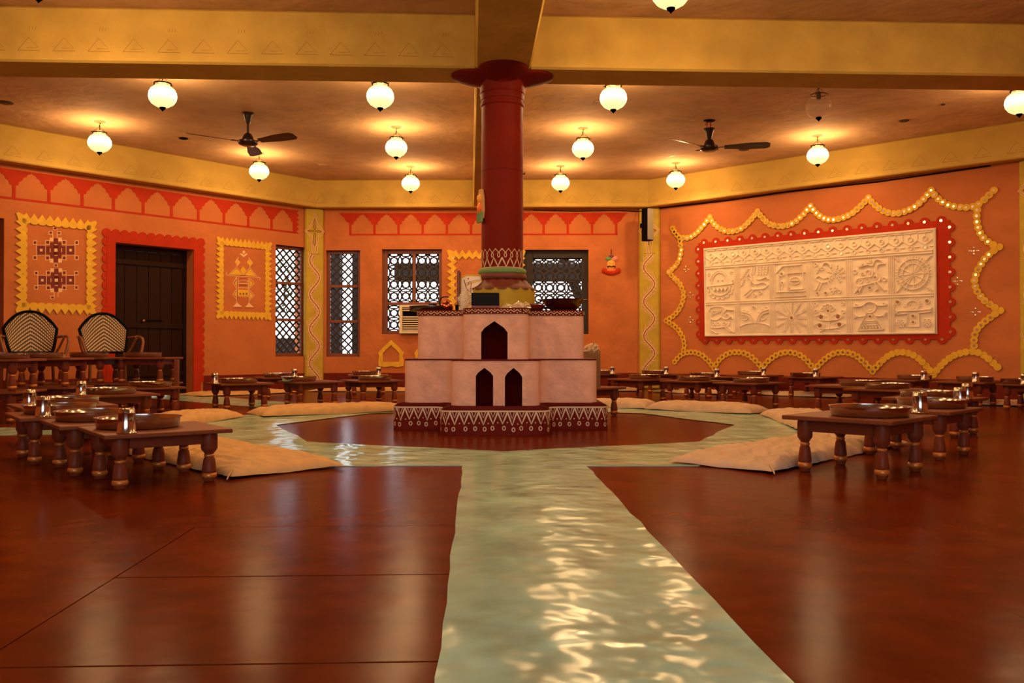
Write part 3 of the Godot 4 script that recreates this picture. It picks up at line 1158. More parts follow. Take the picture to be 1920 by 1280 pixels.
func build_platform_goods() -> void:
	var top := 0.817
	# steel tray at the left, overhanging the edge
	var tg := Geo.new()
	tg.lathe([Vector2(0, 0), Vector2(0.150, 0), Vector2(0.156, 0.004), Vector2(0.158, 0.036), Vector2(0.155, 0.036), Vector2(0.152, 0.006), Vector2(0, 0.005)], 40)
	var tray := solo("tray", tg, M.steel_dull, "wide round steel tray overhanging the platform's top left edge", "tray", at(Vector3(-0.578, top, -6.30)))
	var cg := Geo.new()
	cg.lathe([Vector2(0, 0), Vector2(0.028, 0), Vector2(0.029, 0.044), Vector2(0.031, 0.046), Vector2(0.028, 0.046), Vector2(0.026, 0.004), Vector2(0, 0.003)], 20)
	solo("cup", cg, M.steel_dull, "small straight metal cup standing in the steel tray", "cup", at(Vector3(-0.565, top + 0.006, -6.26)))
	var kt := thing("kettle", "small copper pot with tall black handle beside the steel tray", "kettle", at(Vector3(-0.462, top + 0.006, -6.21)))
	var kg := Geo.new()
	kg.lathe([Vector2(0, 0), Vector2(0.030, 0), Vector2(0.042, 0.012), Vector2(0.045, 0.026), Vector2(0.038, 0.042), Vector2(0.020, 0.056), Vector2(0.012, 0.058), Vector2(0.008, 0.066), Vector2(0, 0.068)], 24, 0.02, 10)
	part("body", kg, M.copper, kt)
	var hg := Geo.new()
	var hp := []
	for k in 9:
		var t := k / 8.0
		hp.append(Vector3(-0.044 - 0.012 * sin(t * PI) + 0.06 * t * t, 0.018 + 0.075 * sin(t * PI * 0.6), 0))
	hg.tube(hp, 0.004, 8)
	part("handle", hg, M.black, kt)
	# upright decorated instrument
	var it := thing("instrument", "upright folk fiddle neck with beads and pegs standing left of the column", "instrument", at(Vector3(-0.374, top, -6.16), 0))
	var n1 := Geo.new()
	n1.box(Vector3(0, 0.155, 0), Vector3(0.020, 0.25, 0.018), 0.004)
	part("neck", n1, M.frame_wood, it)
	var n2 := Geo.new()
	for k in 20:
		n2.xf = Transform3D(Basis.IDENTITY, Vector3(-0.014, 0.045 + k * 0.0115, 0.006))
		n2.lathe([Vector2(0, -0.004), Vector2(0.0035, 0), Vector2(0, 0.004)], 8)
	part("bead_string", n2, M.white_paint, it)
	var n3 := Geo.new()
	for k in 14:
		n3.box(Vector3(0.014, 0.12 + k * 0.011, 0.004), Vector3(0.009, 0.004, 0.012))
	part("pegs", n3, M.black, it)
	var n4 := Geo.new()
	n4.box(Vector3(-0.012, 0.020, 0.0), Vector3(0.022, 0.040, 0.03), 0.004)
	part("foot", n4, M.black, it)
	# painted board leaning behind
	var bt := thing("painted_board", "cream painted board with red figure and yellow rim behind the fiddle", "board", Transform3D(Basis(Vector3.UP, deg_to_rad(10)) * Basis(Vector3.RIGHT, deg_to_rad(-6)), Vector3(-0.290, top, -6.19)))
	var po := PackedVector2Array([Vector2(-0.085, 0), Vector2(0.085, 0), Vector2(0.09, 0.10), Vector2(0.075, 0.105), Vector2(0.085, 0.20), Vector2(0.07, 0.252), Vector2(-0.03, 0.252), Vector2(-0.068, 0.23), Vector2(-0.075, 0.105), Vector2(-0.09, 0.10)])
	var bg := Geo.new()
	bg.prism(po, -0.012, 0.0)
	part("panel", bg, M.mural, bt)
	var rim := Geo.new()
	rim.line(po, 0.010, 0.003, null, true)
	part("rim", rim, M.yellow, bt)
	var dr := Geo.new()
	dr.line(PackedVector2Array([Vector2(-0.045, 0.22), Vector2(-0.03, 0.16), Vector2(0.0, 0.125), Vector2(0.005, 0.19), Vector2(-0.02, 0.18), Vector2(-0.005, 0.21), Vector2(0.008, 0.19)]), 0.005, 0.001)
	dr.dome(Vector2(-0.015, 0.228), Vector2(0.005, 0.005), 0.001)
	for k in 4:
		dr.arc(Vector2(0.09, 0.02 + k * 0.05), Vector2(0.13, 0.05), 95, 170, 0.003, 0.001)
	part("red_drawing", dr, M.maroon, bt)
	var yd := Geo.new()
	for k in 4:
		yd.arc(Vector2(0.09, 0.0 + k * 0.05), Vector2(0.13, 0.06), 100, 165, 0.007, 0.0008)
	part("yellow_drawing", yd, M.yellow, bt)
	# crumpled clear bag
	var ns := noise(6.0, 3)
	var bgp := Geo.new()
	bgp.sheet(28, 20, func(u: float, v: float) -> Vector3:
		var th := TAU * u
		var r := 0.042 * sin(PI * clampf(v * 0.9 + 0.04, 0, 1)) * (1.0 + 0.7 * ns.get_noise_3d(cos(th) * 0.3, v * 0.4, sin(th) * 0.3))
		return Vector3(cos(th) * r * 0.9 - 0.02 + 0.025 * v, v * 0.135, -sin(th) * r * 0.6))
	solo("plastic_bag", bgp, M.film, "crumpled clear plastic bag between the fiddle and the black box", "bag", at(Vector3(-0.325, top, -6.05)))
	# black box
	var bb := thing("black_box", "small black box with a dusty lower strip standing before the column", "box", at(Vector3(-0.178, top, -5.90)))
	var b1 := Geo.new()
	b1.box(Vector3(0, 0.062, 0), Vector3(0.185, 0.085, 0.10), 0.003)
	part("lid", b1, M.black_box, bb)
	var b2 := Geo.new()
	b2.box(Vector3(0, 0.010, 0), Vector3(0.183, 0.0195, 0.098), 0.003)
	part("base", b2, M.frame_wood, bb)
	# crumpled clear packet
	var pk := Geo.new()
	var n5 := noise(5.0, 3)
	pk.sheet(26, 26, func(u: float, v: float) -> Vector3:
		var e := pow(clampf(16.0 * u * (1 - u) * v * (1 - v), 0, 1), 0.4)
		return Vector3((u - 0.5) * 0.22 + 0.02 * (v - 0.5), 0.003 + e * (0.036 + 0.06 * n5.get_noise_2d(u * 0.5, v * 0.5)) * (0.5 + u * 0.6), (0.5 - v) * 0.13))
	solo("plastic_packet", pk, M.film, "flat crumpled clear plastic packet lying right of the black box", "packet", at(Vector3(0.022, top, -5.92), 6))
	var dh := Geo.new()
	dh.lathe([Vector2(0, 0), Vector2(0.055, 0), Vector2(0.072, 0.018), Vector2(0.074, 0.034), Vector2(0.068, 0.036), Vector2(0.03, 0.042), Vector2(0, 0.044)], 28)
	solo("dish", dh, M.oxide, "low dark red covered dish between the packet and the brass bowl", "dish", at(Vector3(0.150, top, -6.10)))
	var sp := Geo.new()
	sp.tube([Vector3(0, 0.012, 0), Vector3(0.03, 0.016, 0.01), Vector3(0.06, 0.007, 0.015)], 0.006, 8)
	sp.xf = Transform3D(Basis.IDENTITY, Vector3(-0.004, 0.009, 0))
	sp.lathe([Vector2(0, -0.008), Vector2(0.014, -0.002), Vector2(0.012, 0.006), Vector2(0, 0.008)], 14)
	solo("ladle", sp, M.black, "small dark ladle lying between the red dish and the brass bowl", "ladle", at(Vector3(0.228, top, -6.03)))
	# wide brass pan
	var kd := thing("brass_pan", "wide shallow brass cooking pan with side handles on the platform's right", "pan", at(Vector3(0.362, top, -6.26)))
	var kb := Geo.new()
	kb.lathe([Vector2(0, 0), Vector2(0.075, 0.001), Vector2(0.112, 0.018), Vector2(0.136, 0.055), Vector2(0.145, 0.082), Vector2(0.148, 0.084), Vector2(0.141, 0.080), Vector2(0.128, 0.052), Vector2(0.1, 0.02), Vector2(0, 0.01)], 40)
	part("bowl", kb, M.brass, kd)
	for s in [-1.0, 1.0]:
		var hh := Geo.new()
		hh.tube([Vector3(s * 0.142, 0.076, -0.03), Vector3(s * 0.172, 0.080, -0.022), Vector3(s * 0.180, 0.080, 0.0), Vector3(s * 0.172, 0.080, 0.022), Vector3(s * 0.142, 0.076, 0.03)], 0.0045, 8)
		part("handle", hh, M.brass, kd)


# ------------------------------------------------------------------ lamps and fans
func make_lamp(lit: bool) -> Node3D:
	var o := thing("hanging_lamp", "lamp", "lamp", Transform3D.IDENTITY)
	var g := Geo.new()
	g.lathe([Vector2(0, -0.010), Vector2(0.045, -0.010), Vector2(0.056, -0.004), Vector2(0.056, 0.0)], 24)
	part("ceiling_rose", g, M.lamp_rose if lit else M.brass, o)
	var r := Geo.new()
	r.tube([Vector3(0, -0.008, 0), Vector3(0.004, -0.025, 0), Vector3(-0.003, -0.04, 0), Vector3(0, -0.060, 0), Vector3(0, -0.085, 0)], 0.0035, 6)
	r.xf = Transform3D(Basis.IDENTITY, Vector3(0, -0.045, 0))
	r.lathe([Vector2(0, -0.008), Vector2(0.008, 0), Vector2(0, 0.008)], 10)
	part("chain", r, M.lamp_iron, o)
	for k in 3:
		var w := Geo.new()
		var a := TAU * k / 3 + 0.3
		w.tube([Vector3(0, -0.05, 0), Vector3(cos(a) * 0.068, -0.112, sin(a) * 0.068)], 0.0016, 5)
		part("stay_wire", w, M.lamp_iron, o)
	var b := Geo.new()
	b.lathe([Vector2(0.066, -0.122), Vector2(0.072, -0.121), Vector2(0.072, -0.112), Vector2(0.066, -0.111)], 28)
	for k in 3:
		var a := TAU * k / 3 + 0.3
		b.tube([Vector3(cos(a) * 0.068, -0.116, sin(a) * 0.068), Vector3(cos(a) * 0.082, -0.118, sin(a) * 0.082), Vector3(cos(a) * 0.085, -0.110, sin(a) * 0.085)], 0.003, 6)
	part("collar_ring", b, M.lamp_iron if lit else M.brass, o)
	var globe := [Vector2(0.018, -0.318), Vector2(0.05, -0.309), Vector2(0.084, -0.288), Vector2(0.108, -0.255), Vector2(0.1155, -0.225), Vector2(0.111, -0.192), Vector2(0.094, -0.160), Vector2(0.070, -0.142), Vector2(0.061, -0.134)]
	var gg := Geo.new()
	gg.lathe(globe, 96, 0.012, 16)
	part("glass_globe", gg, M.glow if lit else M.glass, o)
	var nk := Geo.new()
	nk.lathe([Vector2(0.061, -0.135), Vector2(0.061, -0.104), Vector2(0.067, -0.092)], 28)
	part("glass_neck", nk, M.glass, o)
	var so := Geo.new()
	so.lathe([Vector2(0, -0.158), Vector2(0.020, -0.158), Vector2(0.020, -0.108), Vector2(0.030, -0.104), Vector2(0.030, -0.098), Vector2(0.008, -0.085), Vector2(0, -0.085)], 20)
	part("socket", so, M.cloth if lit else M.wood_dark, o)
	var f := Geo.new()
	f.lathe([Vector2(0, -0.352), Vector2(0.004, -0.345), Vector2(0.010, -0.338), Vector2(0.024, -0.325), Vector2(0.027, -0.314), Vector2(0.018, -0.309), Vector2(0, -0.309)], 20)
	part("finial", f, M.lamp_iron, o)
	if lit:
		var l := OmniLight3D.new()
		l.name = "lamp_light"
		l.position = Vector3(0, -0.225, 0)
		l.light_color = LAMP
		l.light_energy = LAMP_UP
		l.light_size = 0.05
		l.omni_range = 30.0
		l.omni_attenuation = 2.0
		l.shadow_enabled = true
		o.add_child(l, true)
		var s := SpotLight3D.new()
		s.name = "lamp_downlight"
		s.position = Vector3(0, -0.215, 0)
		s.rotation_degrees.x = -90
		s.light_color = LAMP
		s.light_energy = LAMP_DOWN
		s.light_size = 0.05
		s.spot_angle = 89.0
		s.spot_angle_attenuation = 0.3
		s.spot_range = 30.0
		s.spot_attenuation = 2.0
		s.shadow_enabled = true
		o.add_child(s, true)
	return o


func build_lamps() -> void:
	var spots := [
		[187, 228, 0, "lit melon glass lamp nearest the left wall, over the rattan chairs"],
		[486, 287, 0, "lit melon glass lamp just below the left ceiling fan"],
		[770, 312, 0, "lit melon glass lamp nearest the far wall, left of the column"],
		[743, 238, 0, "lit melon glass lamp left of the column, middle of three in a line"],
		[1093, 240, 0, "lit melon glass lamp right of the column, middle of three in a line"],
		[1051, 311, 0, "lit melon glass lamp nearest the far wall, just right of the column"],
		[1267, 305, 0, "lit melon glass lamp over the corner pillar, left of the right fan"],
		[1533, 254, 0, "lit melon glass lamp hanging above the white relief, below the unlit lamp"],
		[305, 180, 7.366, "large lit lamp hung close behind the long left beam, far left"],
		[713, 181, 7.38, "lit lamp hung close behind the left beam, nearer the column"],
		[1150, 184, 7.43, "lit lamp hung close behind the right beam, nearer the column"],
		[1911, 193, 7.57, "lit lamp cut by the right edge of the picture"],
		[72, 12, 5.06, "lit lamp cut by the top edge at the upper left corner"],
		[1258, 32, 5.22, "lit lamp cut by the top edge, right of the column"],
		[290, 100, 4.75, "lamp above the picture's top edge, left of the overhead beam"],
		[1905, 100, 4.8, "lamp above the picture's top edge, far right"],
		[-633, 100, 2.9, "lamp above the near left floor, out of the picture"],
		[391, 100, 2.9, "lamp above the floor left of the path, out of the picture"],
		[1500, 100, 2.9, "lamp above the floor right of the path, out of the picture"],
		[2553, 100, 2.9, "lamp above the near right floor, out of the picture"],
	]
	var first: Node3D = null
	for s in spots:
		var p: Vector3
		if s[2] == 0:
			p = on_level(s[0], s[1], CEIL)
		else:
			p = at_depth(s[0], s[1], s[2])
			p.y = CEIL
		if first == null:
			first = make_lamp(true)
			first.transform = at(p)
			tag(first, s[3], "lamp", "melon glass hanging lamps")
		else:
			copy(first, "hanging_lamp", s[3], "lamp", at(p, s[0]), "melon glass hanging lamps")
	var k := make_lamp(false)
	var p := at_depth(1535, 200, 7.69)
	p.y = CEIL
	k.transform = at(p)
	tag(k, "unlit clear glass lamp behind the right beam", "lamp", "melon glass hanging lamps")
	# small round fittings in the ceiling
	var dots := [[344, 259, 0.05, "black", "small dark round ceiling fitting left of the left fan"], [605, 309, 0.06, "ceiling", "pale flat ceiling disc between the left fan and the column"], [1695, 226, 0.05, "wood_dark", "dark flat ceiling disc right of the unlit lamp"], [10, 192, 0.07, "wood_dark", "brown ceiling disc at the left edge of the picture"], [1121, 192, 0.05, "cloth", "pale shiny ceiling disc beside the lamp right of the column"], [1395, 280, 0.06, "wood_dark", "dark ceiling disc below the right fan's blade"], [1768, 195, 0.02, "wood_dark", "tiny dark ceiling stud near the right edge lamp"]]
	for d in dots:
		var g := Geo.new()
		g.lathe([Vector2(0, -0.012), Vector2(d[2] * 0.7, -0.012), Vector2(d[2], -0.006), Vector2(d[2], 0.0)], 20)
		solo("ceiling_disc", g, M[d[3]], d[4], "ceiling fitting", at(on_level(d[0], d[1], CEIL)), "small ceiling fittings")


func build_fans() -> void:
	for s in [[465, 212, [27.0, 143.0, 262.0], "dark brown ceiling fan hanging left of the column", true], [1330, 226, [12.0, 140.0, 232.0], "dark brown ceiling fan hanging right of the column with loose red wires", false]]:
		var p := on_level(s[0], s[1], CEIL)
		var o := thing("ceiling_fan", s[3], "fan", at(p), "ceiling fans")
		var drop := -0.0 if s[4] else -0.085
		var c := Geo.new()
		c.lathe([Vector2(0, drop - 0.105), Vector2(0.020, drop - 0.105), Vector2(0.028, drop - 0.085), Vector2(0.045, drop - 0.03), Vector2(0.054, drop - 0.006), Vector2(0.062, drop), Vector2(0.0, drop)], 28)
		part("canopy", c, M.fan, o)
		if not s[4]:
			var pl := Geo.new()
			pl.lathe([Vector2(0, -0.012), Vector2(0.05, -0.010), Vector2(0.06, 0.0), Vector2(0, 0.0)], 24)
			part("ceiling_plate", pl, M.black, o)
			var wr := Geo.new()
			wr.tube([Vector3(0.01, -0.01, 0), Vector3(0.012, -0.05, 0), Vector3(0.006, -0.09, 0)], 0.006, 6)
			wr.tube([Vector3(-0.02, -0.01, 0), Vector3(-0.035, -0.04, 0), Vector3(-0.045, -0.045, 0)], 0.004, 6)
			wr.tube([Vector3(-0.015, -0.01, 0), Vector3(-0.022, -0.045, 0), Vector3(-0.025, -0.065, 0)], 0.004, 6)
			part("red_wire", wr, M.red_paint, o)
		var low := -0.29 if s[4] else -0.28
		var r := Geo.new()
		r.tube([Vector3(0, drop - 0.10, 0), Vector3(0, low + 0.09, 0)], 0.011, 12)
		part("rod", r, M.fan, o)
		var m := Geo.new()
		m.lathe([Vector2(0, low - 0.038), Vector2(0.055, low - 0.036), Vector2(0.090, low - 0.020), Vector2(0.096, low - 0.005), Vector2(0.096, low + 0.012), Vector2(0.080, low + 0.018), Vector2(0.058, low + 0.020), Vector2(0.052, low + 0.045), Vector2(0.038, low + 0.075), Vector2(0.018, low + 0.092), Vector2(0, low + 0.094)], 36)
		part("motor", m, M.fan, o)
		for a in s[2]:
			var bl := Geo.new()
			bl.sheet(14, 4, func(u: float, v: float) -> Vector3:
				var w := lerpf(0.075, 0.125, smoothstep(0.0, 0.6, u)) * (1.0 if u < 0.92 else lerpf(1.0, 0.55, (u - 0.92) / 0.08))
				var q := (v - 0.5) * w
				return Vector3(0.15 + 0.45 * u, low + 0.002 + q * 0.28, q))
			bl.sheet(14, 4, func(u: float, v: float) -> Vector3:
				var w := lerpf(0.075, 0.125, smoothstep(0.0, 0.6, u)) * (1.0 if u < 0.92 else lerpf(1.0, 0.55, (u - 0.92) / 0.08))
				var q := (0.5 - v) * w
				return Vector3(0.15 + 0.45 * u, low - 0.001 + q * 0.28, q))
			var bla := part("blade", bl, M.fan, o, Transform3D(Basis(Vector3.UP, deg_to_rad(a - 0.0)) * Basis(Vector3.UP, 0.0), Vector3.ZERO))
			# angles run counter-clockwise from the picture's right, towards the viewer
			bla.basis = Basis(Vector3.UP, -deg_to_rad(a))
			var arm := Geo.new()
			arm.box(Vector3(0.125, low, 0), Vector3(0.09, 0.006, 0.035), 0.002)
			part("blade_arm", arm, M.fan, bla)


# ------------------------------------------------------------------ windows and doors
func bar(g: Geo, a: Vector2, b: Vector2, w: float, d: float) -> void:
	var e := (b - a).normalized()
	g.xf = Transform3D(Basis(Vector3(e.x, e.y, 0), Vector3(-e.y, e.x, 0), Vector3(0, 0, 1)), Vector3((a.x + b.x) / 2, (a.y + b.y) / 2, 0))
	g.box(Vector3.ZERO, Vector3(a.distance_to(b), w, d))
	g.xf = Transform3D.IDENTITY


func diamond_lattice(r: Rect2, step: float, w: float) -> Geo:
	var g := Geo.new()
	var s := r.size
	var n := int((s.x + s.y) / step) + 1
	for k in n:
		var c := (k + 0.5) * step
		var a := Vector2(maxf(0, c - s.y), minf(c, s.y))
		var b := Vector2(minf(c, s.x), maxf(0, c - s.x))
		if a.x < b.x:
			bar(g, r.position + a, r.position + b, w, 0.014)
			bar(g, Vector2(r.end.x - a.x, r.position.y + a.y), Vector2(r.end.x - b.x, r.position.y + b.y), w, 0.012)
	return g


func jali(r: Rect2, T: float, w: float) -> Geo:
	var g := Geo.new()
	var h := 0.014
	var nx := int(ceil(r.size.x / T)) + 1
	var ny := int(ceil(r.size.y / T)) + 1
	var segs := []
	for i in range(-1, nx):
		for j in range(-1, ny):
			var c := r.position + Vector2((i + 0.5) * T, (j + 0.5) * T)
			var star := []
			for k in 17:
				var rr := T * (0.37 if k % 2 == 0 else 0.24)
				star.append(c + Vector2.from_angle(TAU * k / 16.0) * rr)
			segs.append(star)
			var e := c + Vector2(T / 2, 0)
			segs.append([e + Vector2(0, T * 0.42), e + Vector2(T * 0.10, T * 0.26), e + Vector2(T * 0.16, 0), e + Vector2(T * 0.10, -T * 0.26), e + Vector2(0, -T * 0.42), e + Vector2(-T * 0.10, -T * 0.26), e + Vector2(-T * 0.16, 0), e + Vector2(-T * 0.10, T * 0.26), e + Vector2(0, T * 0.42)])
			var f := c + Vector2(0, T / 2)
			segs.append([f + Vector2(T * 0.42, 0), f + Vector2(T * 0.26, T * 0.10), f + Vector2(0, T * 0.13), f + Vector2(-T * 0.26, T * 0.10), f + Vector2(-T * 0.42, 0), f + Vector2(-T * 0.26, -T * 0.10), f + Vector2(0, -T * 0.13), f + Vector2(T * 0.26, -T * 0.10), f + Vector2(T * 0.42, 0)])
			var d := c + Vector2(T / 2, T / 2)
			segs.append([d + Vector2(T * 0.13, 0), d + Vector2(0, T * 0.13), d + Vector2(-T * 0.13, 0), d + Vector2(0, -T * 0.13), d + Vector2(T * 0.13, 0)])
	for s in segs:
		for k in s.size() - 1:
			var a: Vector2 = s[k]
			var b: Vector2 = s[k + 1]
			if r.grow(-0.001).has_point(a) and r.grow(-0.001).has_point(b):
				bar(g, a, b, w, h)
			else:
				var ca := a.clamp(r.position, r.end)
				var cb := b.clamp(r.position, r.end)
				if r.grow(0.0005).has_point(a) or r.grow(0.0005).has_point(b):
					if ca.distance_to(cb) > 0.004:
						bar(g, ca, cb, w, h)
	return g


func frame_bars(o: Node3D, list: Array, m: Material, z := -0.10, d := 0.05) -> void:
	for q in list:
		var r: Rect2 = q
		var g := Geo.new()
		g.box(Vector3(0, 0, 0), Vector3(r.size.x, r.size.y, d), 0.004)
		part("frame_bar", g, m, o, Transform3D(Basis.IDENTITY, Vector3(r.get_center().x, r.get_center().y, z)))


func narrow_window(n: int, w: Transform3D, h: Rect2, label: String) -> void:
	var o := thing("window_%d" % n, label, "window", w, "", "structure")
	var b := 0.045
	var s := h.size
	var p := h.position
	var list := [Rect2(p, Vector2(b, s.y)), Rect2(p + Vector2(s.x - b, 0), Vector2(b, s.y)), Rect2(p + Vector2(b, 0), Vector2(s.x - 2 * b, b)), Rect2(p + Vector2(b, s.y - b), Vector2(s.x - 2 * b, b))]
	for k in 2:
		list.append(Rect2(p + Vector2(b, s.y * (k + 1) / 3.0 - b / 2), Vector2(s.x - 2 * b, b * 0.9)))
	frame_bars(o, list, M.frame_wood)
	for k in 3:
		var y0 := s.y * k / 3.0 + (b if k == 0 else b * 0.45)
		var y1 := s.y * (k + 1) / 3.0 - (b if k == 2 else b * 0.45)
		part("lattice", diamond_lattice(Rect2(p + Vector2(b, y0), Vector2(s.x - 2 * b, y1 - y0)), 0.108, 0.022), M.lattice, o, Transform3D(Basis.IDENTITY, Vector3(0, 0, -0.12)))


func build_windows() -> void:
	narrow_window(1, WL, winA, "narrow diamond lattice window at the left wall's far end, left of the corner pillar")
	narrow_window(2, WB, winB, "narrow diamond lattice window on the far wall, right of the corner pillar")
	# jali window with the air conditioner
	var o := thing("window_3", "pierced star lattice window with an air conditioner in its lower half", "window", WB, "", "structure")
	var p := winC.position
	var s := winC.size
	var b := 0.07
	var mid := p.y + s.y * 0.36
	frame_bars(o, [Rect2(p, Vector2(b, s.y)), Rect2(p + Vector2(s.x - 0.05, 0), Vector2(0.05, s.y)), Rect2(p + Vector2(b, s.y - 0.06), Vector2(s.x - b - 0.05, 0.06)), Rect2(p + Vector2(b, 0), Vector2(s.x - b - 0.05, 0.05)), Rect2(Vector2(p.x + b, mid - 0.02), Vector2(s.x - b - 0.05, 0.045)), Rect2(Vector2(p.x + s.x * 0.50, mid + 0.025), Vector2(0.045, p.y + s.y - 0.06 - mid - 0.025))], M.frame_wood)
	var x1 := p.x + s.x * 0.50
	var zt := Transform3D(Basis.IDENTITY, Vector3(0, 0, -0.12))
	part("lattice", jali(Rect2(Vector2(p.x + b, mid + 0.025), Vector2(x1 - p.x - b, p.y + s.y - 0.06 - mid - 0.025)), 0.166, 0.021), M.lattice, o, zt)
	part("lattice", jali(Rect2(Vector2(x1 + 0.045, mid + 0.025), Vector2(p.x + s.x - 0.05 - x1 - 0.045, p.y + s.y - 0.06 - mid - 0.025)), 0.166, 0.021), M.lattice, o, zt)
	part("lattice", jali(Rect2(Vector2(p.x + b, p.y + 0.05), Vector2(0.21, mid - 0.02 - p.y - 0.05)), 0.166, 0.021), M.lattice, o, zt)
	var bl := Geo.new()
	bl.box(Vector3(p.x + b + 0.21 + 0.012, (p.y + 0.05 + mid - 0.02) / 2, -0.11), Vector3(0.03, mid - 0.07 - p.y, 0.04))
	part("post", bl, M.lattice, o)
	# the other jali, mostly behind the column and platform
	var o2 := thing("window_4", "pierced star lattice window in a dark frame, right of the column", "window", WB, "", "structure")
	p = winD.position
	s = winD.size
	frame_bars(o2, [Rect2(p, Vector2(0.15, s.y)), Rect2(p + Vector2(s.x - 0.09, 0), Vector2(0.09, s.y)), Rect2(p + Vector2(0.15, s.y - 0.11), Vector2(s.x - 0.24, 0.11)), Rect2(p + Vector2(0.15, 0), Vector2(s.x - 0.24, 0.10))], M.lattice)
	part("lattice", jali(Rect2(p + Vector2(0.15, 0.10), Vector2(s.x - 0.24, s.y - 0.21)), 0.158, 0.022), M.lattice, o2, zt)
	# air conditioner
	var q := uv(WB, 750, 598)
	var q2 := uv(WB, 750, 572)
	var q3 := uv(WB, 750, 625)
	var hgt := q2.y - q3.y
	var wd := 0.56
	var ac := thing("air_conditioner", "beige window air conditioner with horizontal louvres, partly behind the platform", "air conditioner", on_wall(WB, Vector2(q.x + wd / 2, q3.y)))
	var g := Geo.new()
	g.ring_prism(PackedVector2Array([Vector2(-wd / 2, 0), Vector2(wd / 2, 0), Vector2(wd / 2, hgt), Vector2(-wd / 2, hgt)]), PackedVector2Array([Vector2(-wd / 2 + 0.04, 0.03), Vector2(wd / 2 - 0.03, 0.03), Vector2(wd / 2 - 0.03, hgt - 0.03), Vector2(-wd / 2 + 0.04, hgt - 0.03)]), -0.10, 0.07)
	part("casing", g, M.ac, ac)
	var bk := Geo.new()
	bk.box(Vector3(0, hgt / 2, -0.02), Vector3(wd - 0.06, hgt - 0.05, 0.04))
	part("grille_back", bk, M.black, ac)
	for k in 11:
		var lv := Geo.new()
		lv.xf = Transform3D(Basis(Vector3.RIGHT, 0.5), Vector3.ZERO)
		lv.box(Vector3.ZERO, Vector3(wd - 0.075, 0.014 if k > 5 else 0.011, 0.02), 0.002)
		if k != 7 and k != 8:
			part("louvre", lv, M.ac, ac, Transform3D(Basis.IDENTITY, Vector3(0.005, 0.045 + k * (hgt - 0.09) / 10.0, 0.045)))
	build_doors()


